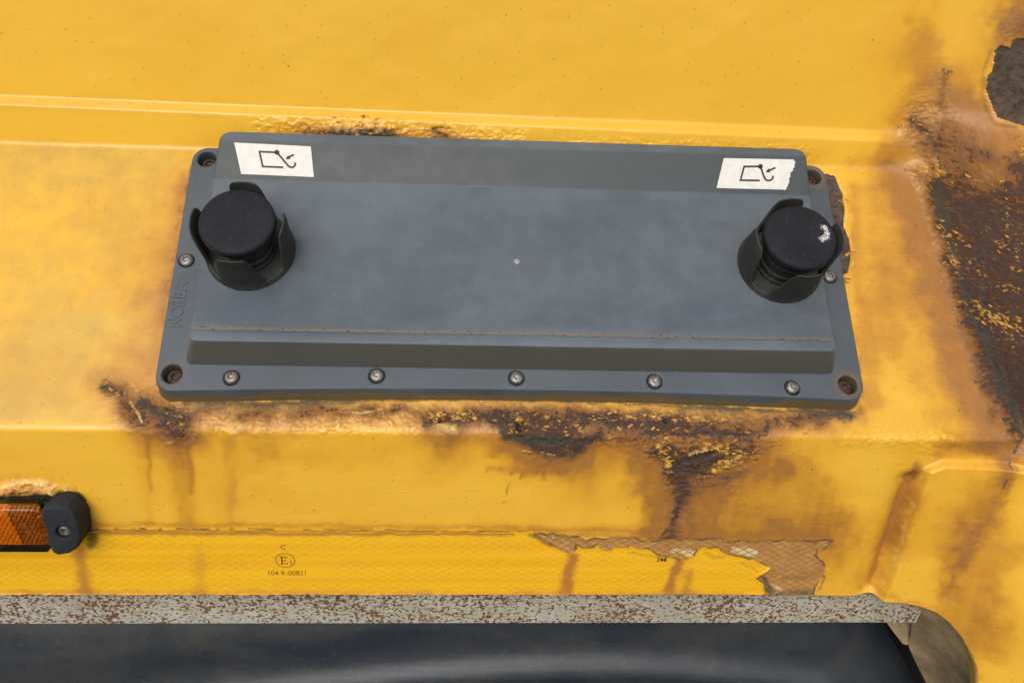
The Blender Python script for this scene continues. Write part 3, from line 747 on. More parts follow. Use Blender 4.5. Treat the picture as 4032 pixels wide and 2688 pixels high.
def mat_body():
    n = NT("worn_yellow_paint")
    suv = n.attr("suv").outputs["Vector"]            # x and t on the sheet, in metres
    A = {k: n.attr(k).outputs["Fac"] for k in ("stain_shade", "rust", "peel", "fleck", "grime_shade", "chalk", "pale", "frontf")}
    big = n.noise(suv, 7, 2)
    med = n.noise(suv, 60, 4, 0.6)
    fine = n.noise(suv, 420, 4, 0.65)
    streak = n.noise(n.scale(suv, (16, 560, 1)), 1.0, 4, 0.6)
    runs = n.noise(n.scale(suv, (105, 5, 1)), 1.0, 2, 0.5)
    col = n.mix(n.step(big, 0.25, 0.75), YELLOW, (0.83, 0.492, 0.046))
    col = n.mix(n.mul(n.step(streak, 0.40, 0.75), n.mul(A["frontf"], 0.55)), col, (0.84, 0.50, 0.095))
    # chalky dust film lying on the ledge
    ck = n.mul(A["chalk"], n.step(n.plus(n.mul(med, 0.45), n.mul(big, 0.6)), 0.28, 0.80))
    col = n.mix(ck, col, (0.43, 0.29, 0.070))
    mn = n.noise(suv, 105, 4, 0.62, 0.5)
    mot = n.mul(n.step(n.plus(n.mul(mn, 0.7), n.mul(med, 0.4)), 0.50, 0.75), n.plus(n.mul(A["chalk"], 0.40), 0.05))
    col = n.mix(mot, col, (0.66, 0.33, 0.028))
    # thin amber to brown run-off, and the wall's painted light falloff
    sn = n.plus(n.plus(n.mul(med, 0.45), n.mul(streak, 0.30)), n.plus(n.mul(n.mul(n.math('SUBTRACT', runs, 0.3), A["frontf"]), 0.45), 0.12))
    sv = n.math('MINIMUM', n.mul(A["stain_shade"], n.plus(sn, 0.42)), 0.88)
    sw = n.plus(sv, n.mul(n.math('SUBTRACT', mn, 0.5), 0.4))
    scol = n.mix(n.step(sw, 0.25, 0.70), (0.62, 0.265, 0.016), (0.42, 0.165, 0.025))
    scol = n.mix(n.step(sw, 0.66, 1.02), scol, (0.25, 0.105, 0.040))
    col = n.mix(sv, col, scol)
    # rust proper: brown bloom, then crisp dark scale
    rn = n.plus(n.mul(med, 0.45), n.mul(fine, 0.55))
    rv = n.plus(A["rust"], n.mul(n.math('SUBTRACT', rn, 0.5), 0.9))
    rv = n.mul(n.step(rv, 0.08, 1.02), n.step(A["rust"], 0.0, 0.4))
    pat = n.noise(suv, 95, 5, 0.65, 0.6)
    rc = n.mix(n.step(pat, 0.36, 0.60), (0.20, 0.080, 0.022), (0.125, 0.070, 0.042))
    rc = n.mix(n.mul(n.step(fine, 0.52, 0.66), 0.6), rc, (0.36, 0.14, 0.018))
    col = n.mix(rv, col, rc)
    sc_n = n.plus(n.mul(n.noise(n.scale(suv, (0.75, 1.25, 1)), 170, 5, 0.68, 0.6), 0.65), n.mul(fine, 0.35))
    dk = n.step(n.plus(n.mul(A["rust"], 0.40), sc_n), 0.80, 0.86)
    dk = n.mul(dk, n.step(A["rust"], 0.25, 0.5))
    col = n.mix(n.mul(dk, 0.85), col, n.mix(pat, (0.030, 0.020, 0.016), (0.085, 0.062, 0.056)))
    # patches where the paint has come off
    pv = n.step(n.plus(A["peel"], n.mul(n.math('SUBTRACT', fine, 0.5), 0.35)), 0.46, 0.54)
    pn = n.noise(n.scale(suv, (1, 1.6, 1)), 130, 6, 0.65, 0.8)
    pc = n.mix(n.step(pn, 0.3, 0.7), (0.045, 0.033, 0.025), (0.125, 0.095, 0.072))
    col = n.mix(pv, col, pc)
    # islands of paint still holding on inside the rust
    fn = n.plus(n.mul(n.noise(n.scale(suv, (0.7, 1.35, 1)), 230, 6, 0.72, 0.5), 0.62), n.mul(n.noise(n.scale(suv, (0.7, 1.3, 1)), 560, 4, 0.7), 0.40))
    fv = n.step(n.plus(n.mul(A["fleck"], 0.28), fn), 0.765, 0.80)
    fv = n.mul(fv, n.step(A["fleck"], 0.05, 0.2))
    col = n.mix(fv, col, n.mix(n.step(mn, 0.3, 0.7), (0.62, 0.29, 0.02), (0.78, 0.47, 0.10)))
    # pale edges of lifted paint, and the highlight painted on the plate edge
    col = n.mix(n.mul(n.step(n.plus(A["pale"], n.mul(n.math('SUBTRACT', rn, 0.5), 1.6)), 0.25, 0.95), 0.75), col, (0.83, 0.56, 0.17))
    # grime, and the contact shade painted beside the box
    gv = n.step(n.plus(A["grime_shade"], n.mul(n.math('SUBTRACT', rn, 0.5), 1.3)), 0.15, 0.95)
    gv = n.mul(gv, n.step(A["grime_shade"], 0, 0.15))
    col = n.mix(n.mul(gv, 0.92), col, n.mix(fine, (0.035, 0.036, 0.03), (0.085, 0.083, 0.06)))
    # specks of grit and stone chips
    sp = n.dots(suv, 230, 0.07, 0.21, 0.42)
    sp2 = n.dots(suv, 85, 0.03, 0.085, 0.20)
    col = n.mix(n.mul(sp, 0.5), col, (0.24, 0.14, 0.03))
    col = n.mix(n.mul(sp2, 0.85), col, (0.06, 0.045, 0.025))
    worn = n.math('MAXIMUM', n.math('MAXIMUM', n.mul(rv, 0.95), pv), gv)
    worn = n.math('SUBTRACT', worn, n.mul(fv, 0.6), clamp=True)
    rough = n.plus(n.plus(n.mul(worn, 0.52), 0.24), n.plus(n.mul(sv, 0.1), n.mul(ck, 0.16)))
    h = n.plus(n.plus(n.mul(rv, n.mul(rn, 0.8)), n.mul(fv, 0.45)), n.mul(dk, -0.35))
    h = n.plus(h, n.mul(pv, n.mul(pn, 0.8)))
    nb = n.bump(h, 0.7, 0.0012)
    nb = n.bump(n.plus(n.mul(streak, n.mul(A["frontf"], 0.5)), fine), 0.05, 0.0006, nb)
    return n.set(Base_Color=col, Roughness=n.math('MINIMUM', rough, 0.9), Normal=nb, **{"Specular_IOR_Level": n.step(worn, 0, 1, 0.5, 0.2)})


def mat_plastic(name, base, light, flange=False):
    n = NT(name)
    o = n.obj()
    big = n.noise(o, 9, 3, 0.55)
    med = n.noise(o, 70, 4, 0.65)
    fine = n.noise(o, 900, 3, 0.6)
    smear = n.noise(n.scale(o, (40, 260, 60)), 1.0, 4, 0.6)
    f = n.plus(n.mul(big, 0.6), n.plus(n.mul(med, 0.3), n.mul(smear, 0.1)))
    col = n.mix(n.step(f, 0.30, 0.70), base, light)
    col = n.mix(n.mul(n.step(n.noise(o, 320, 4, 0.75), 0.56, 0.74), 0.30), col, tuple(min(1, c * 1.7) for c in light))
    col = n.mix(n.mul(n.dots(o, 260, 0.05, 0.14, 0.10), 0.7), col, (0.02, 0.02, 0.022))
    col = n.mix(n.mul(n.dots(o, 330, 0.05, 0.14, 0.07), 0.6), col, (0.36, 0.37, 0.37))
    sep = n.add("ShaderNodeSeparateXYZ")
    n.put(sep.inputs[0], o)
    x, y, z = sep.outputs
    if flange:
        # olive film of algae on the lower rim and a rusty ring round one hole
        g = n.mul(n.step(z, 0.0062, 0.0015), n.step(y, -0.090, -0.0945))
        g = n.mul(g, n.step(n.plus(n.mul(n.noise(n.scale(o, (1, 1, 3)), 25, 5, 0.6), 0.8), n.mul(n.step(z, 0.004, -0.007), 0.40)), 0.36, 0.62))
        col = n.mix(n.mul(g, 0.9), col, n.mix(med, (0.105, 0.095, 0.045), (0.17, 0.12, 0.035)))
        for hx, hy, st in ((0.2347, -0.0872, 0.85), (0.2352, 0.0862, 0.75), (-0.2352, -0.0861, 0.45)):
            dx = n.math('SUBTRACT', x, hx)
            dy = n.math('SUBTRACT', y, hy)
            r = n.math('SQRT', n.plus(n.mul(dx, dx), n.mul(dy, dy)))
            r = n.plus(r, n.mul(n.math('SUBTRACT', med, 0.5), 0.006))
            col = n.mix(n.mul(n.step(r, 0.0125, 0.0068), st), col, (0.13, 0.092, 0.045))
    else:
        # dust and crumbs caught in the groove behind the lip
        d = n.math('ABSOLUTE', n.plus(y, 0.0635))
        dz = n.math('GREATER_THAN', z, 0.02)
        b = n.mul(n.step(n.plus(d, n.mul(n.math('SUBTRACT', med, 0.5), 0.003)), 0.0026, 0.0005), dz)
        col = n.mix(n.mul(b, 0.7), col, (0.17, 0.145, 0.125))
        ck = n.mul(n.mul(n.step(d, 0.0022, 0.0012), dz), n.step(n.noise(n.scale(o, (420, 700, 400)), 1.0, 2, 0.5), 0.60, 0.66))
        col = n.mix(n.mul(ck, 0.9), col, (0.02, 0.017, 0.015))
        scf = n.mul(n.step(n.noise(n.scale(o, (26, 120, 40)), 1.0, 5, 0.7, 0.8), 0.60, 0.78), n.step(n.noise(o, 13, 2), 0.45, 0.65))
        col = n.mix(n.mul(scf, 0.35), col, (0.24, 0.26, 0.27))
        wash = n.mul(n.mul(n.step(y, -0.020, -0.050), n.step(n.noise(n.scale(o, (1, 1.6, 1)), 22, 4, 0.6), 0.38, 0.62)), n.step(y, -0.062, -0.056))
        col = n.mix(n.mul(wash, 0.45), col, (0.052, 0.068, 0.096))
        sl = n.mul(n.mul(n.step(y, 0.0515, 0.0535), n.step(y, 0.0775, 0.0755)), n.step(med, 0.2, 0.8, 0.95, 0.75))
        col = n.mix(sl, col, (0.056, 0.067, 0.068))        # shade of the ridge's slope painted in as darker plastic
        ol = n.mul(n.step(y, -0.0725, -0.0745), n.step(big, 0.2, 0.6, 0.5, 0.9))
        col = n.mix(ol, col, (0.105, 0.103, 0.080))
    nb = n.bump(n.plus(fine, n.mul(med, 0.4)), 0.12, 0.0005)
    return n.set(Base_Color=col, Roughness=n.step(med, 0.2, 0.8, 0.42, 0.62), Normal=nb)


def mat_rubber(name, base, light, scale=1.0, scuff=None):
    n = NT(name)
    o = n.obj()
    big = n.noise(o, 30 * scale, 4, 0.6)
    fine = n.noise(o, 600 * scale, 4, 0.7)
    scr = n.noise(n.scale(o, (900, 160, 500)), 1.0 * scale, 4, 0.7, 1.0)
    col = n.mix(n.step(n.plus(n.mul(big, 0.6), n.mul(fine, 0.4)), 0.36, 0.66), base, light)
    col = n.mix(n.mul(n.step(scr, 0.57, 0.72), 0.40), col, tuple(c * 2.6 for c in light))
    col = n.mix(n.mul(n.step(n.noise(o, 1500 * scale, 2, 0.6), 0.56, 0.70), 0.35), col, tuple(c * 2.2 for c in light))
    col = n.mix(n.mul(n.dots(o, 420 * scale, 0.06, 0.16, 0.10), 0.6), col, (0.12, 0.12, 0.115))
    if scuff:
        sep = n.add("ShaderNodeSeparateXYZ")
        n.put(sep.inputs[0], o)
        x, y, z = sep.outputs
        dx = n.math('SUBTRACT', x, scuff[0])
        dy = n.math('SUBTRACT', y, scuff[1])
        r = n.math('SQRT', n.plus(n.mul(dx, dx), n.mul(dy, dy)))
        ring = n.step(n.math('ABSOLUTE', n.math('SUBTRACT', r, 0.0050)), 0.0052, 0.0008)
        side = n.step(n.plus(dx, n.mul(dy, -0.35)), -0.006, 0.003)
        s = n.plus(n.mul(n.mul(ring, side), 0.42), n.noise(n.scale(o, (1100, 520, 500)), 1.0, 4, 0.7, 1.2))
        s = n.mul(n.step(s, 0.82, 0.95, 0.0, 0.85), n.math('GREATER_THAN', z, scuff[2]))
        col = n.mix(s, col, (0.80, 0.80, 0.78))
    nb = n.bump(n.plus(fine, n.mul(big, 0.3)), 0.15, 0.0005)
    return n.set(Base_Color=col, Roughness=n.step(big, 0.2, 0.8, 0.55, 0.8), Normal=nb, Specular_IOR_Level=0.2)


def mat_plain(name, base, rough=0.5, metal=0.0, vary=0.25, scale=120.0, **kw):
    n = NT(name)
    o = n.obj()
    f = n.noise(o, scale, 5, 0.65)
    col = n.mix(n.step(f, 0.3, 0.7), tuple(c * (1 - vary) for c in base), tuple(min(1, c * (1 + vary)) for c in base))
    return n.set(Base_Color=col, Roughness=n.step(f, 0.2, 0.8, rough * 0.85, min(1, rough * 1.2)), Metallic=metal,
                 Normal=n.bump(f, 0.1, 0.0005), **kw)


def mat_zinc():
    n = NT("zinc_screw")
    o = n.obj()
    r = n.add("ShaderNodeObjectInfo").outputs["Random"]
    f = n.noise(o, 420, 4, 0.65)
    col = n.mix(n.step(f, 0.3, 0.7), (0.20, 0.195, 0.18), (0.36, 0.35, 0.32))
    old = n.step(n.plus(f, n.mul(r, 0.30)), 0.62, 0.80)          # some heads are duller and rustier than others
    col = n.mix(n.mul(old, 0.75), col, (0.16, 0.105, 0.06))
    return n.set(Base_Color=col, Roughness=n.step(f, 0.2, 0.8, 0.38, 0.6), Metallic=n.step(old, 0, 1, 0.85, 0.3), Normal=n.bump(f, 0.15, 0.0004))


def mat_bar():
    n = NT("chipped_grey_steel_paint")
    o = n.obj()
    big = n.noise(n.scale(o, (1, 1, 1)), 22, 3, 0.5)
    med = n.noise(o, 90, 4, 0.6)
    q = n.add("ShaderNodeMapping")
    n.put(q.inputs[0], o)
    q.inputs["Rotation"].default_value = (0, R(-18), 0)
    q.inputs["Scale"].default_value = (370, 370, 500)
    ch = n.noise(q.outputs[0], 1.0, 2.5, 0.5, 0.3)
    clus = n.noise(n.scale(o, (1, 1, 2.2)), 14, 3)
    base = n.mix(n.step(med, 0.3, 0.7), (0.36, 0.355, 0.30), (0.48, 0.475, 0.41))
    base = n.mix(n.mul(n.step(big, 0.45, 0.7), 0.4), base, (0.30, 0.25, 0.17))
    c = n.plus(ch, n.plus(n.mul(n.math('SUBTRACT', clus, 0.47), 0.38), n.mul(n.math('SUBTRACT', med, 0.5), 0.25)))
    col = n.mix(n.mul(n.step(c, 0.46, 0.58), 0.65), base, (0.27, 0.18, 0.09))
    chip = n.step(c, 0.555, 0.60)
    rc = n.mix(n.step(n.noise(o, 700, 3, 0.6), 0.35, 0.65), (0.075, 0.038, 0.020), (0.19, 0.10, 0.045))
    col = n.mix(chip, col, rc)
    return n.set(Base_Color=col, Roughness=n.step(chip, 0, 1, 0.5, 0.85), Normal=n.bump(n.math('SUBTRACT', 1.0, chip), 0.35, 0.0006))


def mat_tape(residue=False):
    n = NT("reflective_tape_residue" if residue else "reflective_tape_film")
    av = n.attr("suv").outputs["Vector"]
    sep = n.add("ShaderNodeSeparateXYZ")
    n.put(sep.inputs[0], av)
    wob = n.noise(av, 160, 2)
    x = n.plus(sep.outputs[0], n.mul(n.math('SUBTRACT', wob, 0.5), 0.0016))
    u = n.mul(x, 1 / 0.0092)
    v = n.mul(sep.outputs[1], 1 / 0.0052)
    ln = []
    for s in (1, -1):
        w = n.plus(u, n.mul(v, s))
        ln.append(n.math('ABSOLUTE', n.math('SUBTRACT', n.math('FRACT', w), 0.5)))
    edge = n.math('MAXIMUM', ln[0], ln[1])               # 0.5 on a cell wall, less inside
    wall = n.step(edge, 0.385, 0.48)
    med = n.noise(av, 55, 4, 0.6)
    fine = n.noise(av, 500, 4, 0.65)
    stain_shade = n.attr("stain_shade").outputs["Fac"]
    grime_shade = n.attr("grime_shade").outputs["Fac"]
    if residue:
        rnd = n.noise(n.scale(av, (1, 1, 1)), 75, 2)
        c = n.mix(n.step(med, 0.3, 0.7), (0.38, 0.185, 0.05), (0.52, 0.28, 0.08))
        c = n.mix(n.mul(n.step(n.plus(n.attr("pale").outputs["Fac"], n.mul(n.math('SUBTRACT', rnd, 0.5), 1.3)), 0.35, 0.7), n.math('SUBTRACT', 1.0, wall)), c, (0.66, 0.52, 0.26))
        c = n.mix(n.mul(wall, n.step(med, 0.25, 0.65, 0.15, 0.75)), c, (0.25, 0.125, 0.045))
        c = n.mix(n.mul(n.step(n.plus(grime_shade, n.mul(n.math('SUBTRACT', fine, 0.5), 0.7)), 0.15, 0.7), 0.85), c, (0.075, 0.07, 0.05))
        h = n.mul(wall, -1.0)
        return n.set(Base_Color=c, Roughness=0.55, Normal=n.bump(n.plus(h, n.mul(fine, 0.3)), 0.5, 0.0006))
    band = n.noise(n.scale(av, (2, 130, 1)), 1.0, 2)
    c = n.mix(n.step(band, 0.35, 0.65), (0.83, 0.43, 0.020), (0.88, 0.505, 0.022))
    contrast = n.mul(n.step(n.noise(n.scale(av, (16, 70, 1)), 1.0, 3), 0.30, 0.62), 1.0)
    c = n.mix(n.mul(n.mul(n.step(edge, 0.44, 0.30), contrast), 0.30), c, (0.70, 0.33, 0.014))
    c = n.mix(n.mul(n.mul(wall, contrast), 0.26), c, (0.95, 0.62, 0.05))
    sv = n.step(n.plus(stain_shade, n.mul(n.math('SUBTRACT', med, 0.5), 0.5)), 0.0, 0.9)
    c = n.mix(n.mul(sv, n.step(stain_shade, 0, 0.1)), c, (0.46, 0.20, 0.04))
    c = n.mix(n.mul(n.step(n.plus(grime_shade, n.mul(n.math('SUBTRACT', fine, 0.5), 0.4)), 0.2, 0.7), 0.8), c, (0.14, 0.105, 0.035))
    c = n.mix(n.mul(n.dots(av, 160, 0.05, 0.13, 0.09), 0.6), c, (0.2, 0.12, 0.03))
    return n.set(Base_Color=c, Roughness=0.30, Normal=n.bump(n.mul(wall, contrast), 0.12, 0.0004))


def mat_flap():
    n = NT("dusty_black_rubber_sheet")
    o = n.obj()
    big = n.noise(n.scale(o, (1, 1, 1.8)), 9, 5, 0.6, 0.4)
    med = n.noise(o, 60, 5, 0.65)
    fine = n.noise(o, 500, 4, 0.7)
    f = n.plus(n.mul(big, 0.75), n.plus(n.mul(med, 0.12), n.mul(fine, 0.13)))
    col = n.mix(n.step(f, 0.34, 0.70), (0.028, 0.036, 0.050), (0.062, 0.066, 0.066))
    col = n.mix(n.mul(n.step(n.noise(n.scale(o, (300, 200, 160)), 1.0, 4, 0.7, 1.5), 0.56, 0.72), 0.35), col, (0.16, 0.16, 0.155))
    return n.set(Base_Color=col, Roughness=n.step(big, 0.2, 0.8, 0.34, 0.5), Normal=n.bump(n.plus(fine, med), 0.08, 0.0005))


M = dict(
    body=mat_body(),
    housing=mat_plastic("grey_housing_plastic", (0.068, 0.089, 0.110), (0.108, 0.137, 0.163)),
    flange=mat_plastic("grey_flange_plastic", (0.053, 0.070, 0.087), (0.084, 0.105, 0.126), True),
    guard=mat_rubber("black_guard_plastic", (0.026, 0.030, 0.029), (0.055, 0.060, 0.055)),
    cap=mat_rubber("black_button_rubber", (0.008, 0.0095, 0.014), (0.021, 0.024, 0.032)),
    cap_scuffed=mat_rubber("black_button_rubber_scuffed", (0.008, 0.0095, 0.014), (0.021, 0.024, 0.032), 1.0, (0.0135, 0.002, 0.02)),
    zinc=mat_zinc(),
    rustscrew=mat_plain("rusty_screw", (0.075, 0.042, 0.030), 0.75, 0.2, 0.6, 600),
    sticker=mat_plain("white_sticker", (0.75, 0.745, 0.69), 0.4, 0.0, 0.07, 160),
    ink=mat_plain("black_print", (0.020, 0.020, 0.022), 0.45, 0.0, 0.2),
    print=mat_plain("faded_brown_print", (0.16, 0.10, 0.02), 0.5, 0.0, 0.3),
    faded=mat_plain("faded_black_print", (0.10, 0.085, 0.04), 0.5, 0.0, 0.3),
    bar=mat_bar(),
    tape=mat_tape(),
    residue=mat_tape(True),
    flap=mat_flap(),
    dark=mat_plain("dark_backing", (0.018, 0.018, 0.018), 0.8),
    web=mat_plain("dusty_grey_brown_paint", (0.36, 0.265, 0.15), 0.6, 0.0, 0.35, 30),
    edge=mat_plain("dusty_yellow_sheet_edge", (0.55, 0.33, 0.07), 0.5, 0.0, 0.3, 60),
    lamprubber=mat_rubber("lamp_rubber", (0.012, 0.015, 0.018), (0.028, 0.033, 0.039)),
    moss=mat_plain("dark_moss", (0.018, 0.022, 0.010), 0.95, 0.0, 0.5, 700),
    amberin=mat_plain("amber_reflector", (0.90, 0.36, 0.04), 0.3, 0.0, 0.25, 400),
    amberdark=mat_plain("dark_amber_reflector", (0.26, 0.10, 0.025), 0.35, 0.0, 0.3, 300),
)
lens = NT("amber_lens")
M["lens"] = lens.set(Base_Color=(1.0, 0.68, 0.36), Roughness=0.08, IOR=1.45, Transmission_Weight=1.0,
                     Normal=lens.bump(lens.noise(lens.obj(), 300, 3), 0.05, 0.0005))

# ------------------------------------------------------------------ yellow truck body
def spaced(parts):
    out = [np.arange(a, b, s) for a, b, s in parts]
    return np.concatenate(out)


XV = spaced([(-0.90, -0.46, 0.010), (-0.46, 0.48, 0.00078), (0.48, 0.75, 0.010)])
TVv = spaced([(-0.32, -0.235, 0.006), (-0.235, -0.150, 0.0011), (-0.150, 0.375, 0.00078), (0.375, 0.75, 0.010)])
TVv = TVv - TVv[np.argmin(np.abs(TVv))]
T, X, Y, Z, NY, NZ = surface(TVv, XV)
shp = T.shape
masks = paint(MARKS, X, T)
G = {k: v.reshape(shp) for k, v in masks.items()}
for k in ("stain_shade", "rust", "peel", "fleck", "grime_shade", "pale", "blis", "pit", "bead", "lump", "dent"):
    G.setdefault(k, np.zeros(shp))
# length along the sheet, so that textures do not stretch where it turns out into the pillar
XA = X + np.maximum(X - seam_x(T), 0) * (1.25 * sst(-0.03, 0.004, T) * (1 - 0.6 * sst(LEDGE - 0.01, LEDGE + 0.05, T)))
xm, tm = XA * 1e3, T * 1e3

# faint run-off nearly everywhere, dust on the ledge
G["stain_shade"] = 1 - (1 - G["stain_shade"]) * (1 - 0.42 * sst(0.44, 0.75, fbm(xm / 60, tm / 38, 4, 301)) * (1 - sst(LEDGE, LEDGE + 0.03, T)))
ledge = sst(-0.002, 0.010, T) * (1 - sst(LEDGE - 0.004, LEDGE + 0.004, T))
strip = sst(LEDGE + 0.022, LEDGE + 0.030, T) * (1 - sst(LEDGE + 0.030, LEDGE + 0.042, T))
G["chalk"] = np.clip(ledge * 0.85 + strip * 0.35, 0, 1) * (1 - 0.75 * sst(-0.25, 0.15, X))
G["frontf"] = 1 - sst(-0.006, 0.002, T)

G["stain_shade"] = G["stain_shade"] ** 1.7
# small relief along the sheet normal
n1 = fbm(xm / 5.0, tm / 4.0, 4, 5)
n2 = fbm(xm / 2.4, tm / 2.0, 3, 23)
n3 = fbm(xm / 40, tm / 30, 3, 61)
rid = 1 - np.abs(2 * fbm(xm / 7, tm / 5, 3, 77) - 1)
h = (n3 - 0.5) * 0.0010
rid2 = 1 - np.abs(2 * fbm(xm / 3.2, tm / 2.6, 3, 177) - 1)
h += G["blis"] * ((rid - 0.5) * 0.0022 + (rid2 - 0.5) * 0.0022 + (n2 - 0.45) * 0.0016)
n4 = fbm(xm / 1.7, tm / 1.5, 2, 211)
h += G["rust"] * ((n1 - 0.4) * 0.0010 + (n2 - 0.5) * 0.0010 + (n4 - 0.5) * 0.0009)
h -= sst(0.35, 0.62, G["peel"]) * 0.0013
h += np.exp(-((G["peel"] - 0.33) / 0.14) ** 2) * 0.0009 * (G["peel"] > 0.02)
h -= sst(0.2, 0.8, G["pit"]) * 0.0060
h += np.exp(-((G["pit"] - 0.22) / 0.12) ** 2) * 0.0013 * (G["pit"] > 0.02)
h += G["bead"] * (0.0034 + (n1 - 0.5) * 0.0050 + (n2 - 0.5) * 0.0025)
h += G["lump"] * (0.0030 + (rid - 0.5) * 0.0060 + (n2 - 0.5) * 0.003)
h -= G["dent"] * 0.0022
h += G["pale"] * 0.0006

xm = X * 1e3
# pressed plate on the front face beside the pillar, with a groove along its left edge
pl = np.array(PLATE_EDGE, float)
o_ = np.argsort(pl[:, 1])
ex = np.interp(tm, pl[o_, 1], pl[o_, 0])
top = np.interp(xm, [pl[-1, 0], pl[-1, 0] + 12, pl[-1, 0] + 80], [pl[-1, 1], pl[-1, 1] + 6, pl[-1, 1] + 6])
inp = sst(-2.0, 3.5, xm - ex) * (1 - sst(-2, 2, tm - top))
grv = np.exp(-(np.clip(ex - xm - 4, 0, 99) / 11.0) ** 2) * sst(-3, 5, ex - xm) * (1 - sst(-12, 0, tm - top)) * sst(-152, -138, tm)
h += inp * 0.0060 - grv * 0.0080

Y = Y + NY * h
Z = Z + NZ * h
cph, sph = math.cos(PHI), math.sin(PHI)
WY = Y * cph - Z * sph
WZ = Y * sph + Z * cph + Z0
P = np.stack([X, WY, WZ], -1)

# cut the sheet along its lower edge and the arch beside the pillar
cut = [(a * 1e-3, b * 1e-3) for a, b in EDGE]
rem_poly = [(-2.0, cut[0][1])] + cut + [(cut[-1][0], -1.0), (-2.0, -1.0)]
low = T < -0.10
rem = np.zeros(shp, bool)
rem[low] = in_poly(X[low], T[low], rem_poly)
keepq = ~(rem[:-1, :-1] & rem[1:, :-1] & rem[:-1, 1:] & rem[1:, 1:])


def point_at(x, t):
    """bilinear point on the finished sheet"""
    i = np.clip(np.searchsorted(TVv, t) - 1, 0, len(TVv) - 2)
    j = np.clip(np.searchsorted(XV, x) - 1, 0, len(XV) - 2)
    u = (t - TVv[i]) / (TVv[i + 1] - TVv[i])
    v = (x - XV[j]) / (XV[j + 1] - XV[j])
    u = u[..., None]
    v = v[..., None]
    return (P[i, j] * (1 - u) + P[i + 1, j] * u) * (1 - v) + (P[i, j + 1] * (1 - u) + P[i + 1, j + 1] * u) * v


used = np.zeros(shp, bool)
for a, b in ((0, 0), (1, 0), (0, 1), (1, 1)):
    used[a:shp[0] - 1 + a, b:shp[1] - 1 + b] |= keepq
snap = used & rem
sx, stt = X[snap], T[snap]
bx, bt, bd = sx.copy(), stt.copy(), np.full(sx.shape, 1e9)
cl = [(-2.0, cut[0][1])] + cut
for a, b in zip(cl[:-1], cl[1:]):
    dx, dy = b[0] - a[0], b[1] - a[1]
    u = np.clip(((sx - a[0]) * dx + (stt - a[1]) * dy) / (dx * dx + dy * dy), 0, 1)
    qx, qt = a[0] + u * dx, a[1] + u * dy
    d = np.hypot(sx - qx, stt - qt)
    m = d < bd
    bd[m], bx[m], bt[m] = d[m], qx[m], qt[m]
Psnap = point_at(bx, bt)
edge_s = np.concatenate([np.stack([np.linspace(a[0], b[0], 14)[:-1], np.linspace(a[1], b[1], 14)[:-1]], 1) for a, b in
                         zip([(-0.9, cut[0][1])] + cut[:-1], cut)])
EDGE_P = point_at(edge_s[:, 0], edge_s[:, 1])
P[snap] = Psnap

truck = empty("truck_body", "rusty yellow truck body panel with sloping ledge, peeling paint and side pillar", "truck",
              Matrix.Translation((0, 0, 0)))


def big_grid(name, P, keepq, attrs, suv, mat, parent):
    nr, nc = keepq.shape[0] + 1, keepq.shape[1] + 1
    idx = np.arange(nr * nc).reshape(nr, nc)
    q = np.stack([idx[:-1, :-1], idx[:-1, 1:], idx[1:, 1:], idx[1:, :-1]], -1)[keepq]
    usedv = np.zeros(nr * nc, bool)
    usedv[q.ravel()] = True
    new = np.cumsum(usedv) - 1
    q = new[q]
    co = P.reshape(-1, 3)[usedv].astype(np.float32)
    me = bpy.data.meshes.new(name)
    me.vertices.add(len(co))
    me.vertices.foreach_set("co", co.ravel())
    me.loops.add(q.size)
    me.loops.foreach_set("vertex_index", q.ravel().astype(np.int32))
    me.polygons.add(len(q))
    me.polygons.foreach_set("loop_start", np.arange(0, q.size, 4, dtype=np.int32))
    me.update(calc_edges=True)
    me.validate()
    for k, v in attrs.items():
        a = me.attributes.new(k, 'FLOAT', 'POINT')
        a.data.foreach_set("value", v.ravel()[usedv].astype(np.float32))
    a = me.attributes.new("suv", 'FLOAT_VECTOR', 'POINT')
    a.data.foreach_set("vector", suv.reshape(-1, 3)[usedv].astype(np.float32).ravel())
    me.shade_smooth()
    o = bpy.data.objects.new(name, me)
    COL.objects.link(o)
    me.materials.append(mat)
    o.parent = parent
    return o


SUV = np.stack([XA, T, np.zeros(shp)], -1)
big_grid("body_panel", P, keepq, {k: G[k] for k in ("stain_shade", "rust", "peel", "fleck", "grime_shade", "chalk", "pale", "frontf")}, SUV, M["body"], truck)

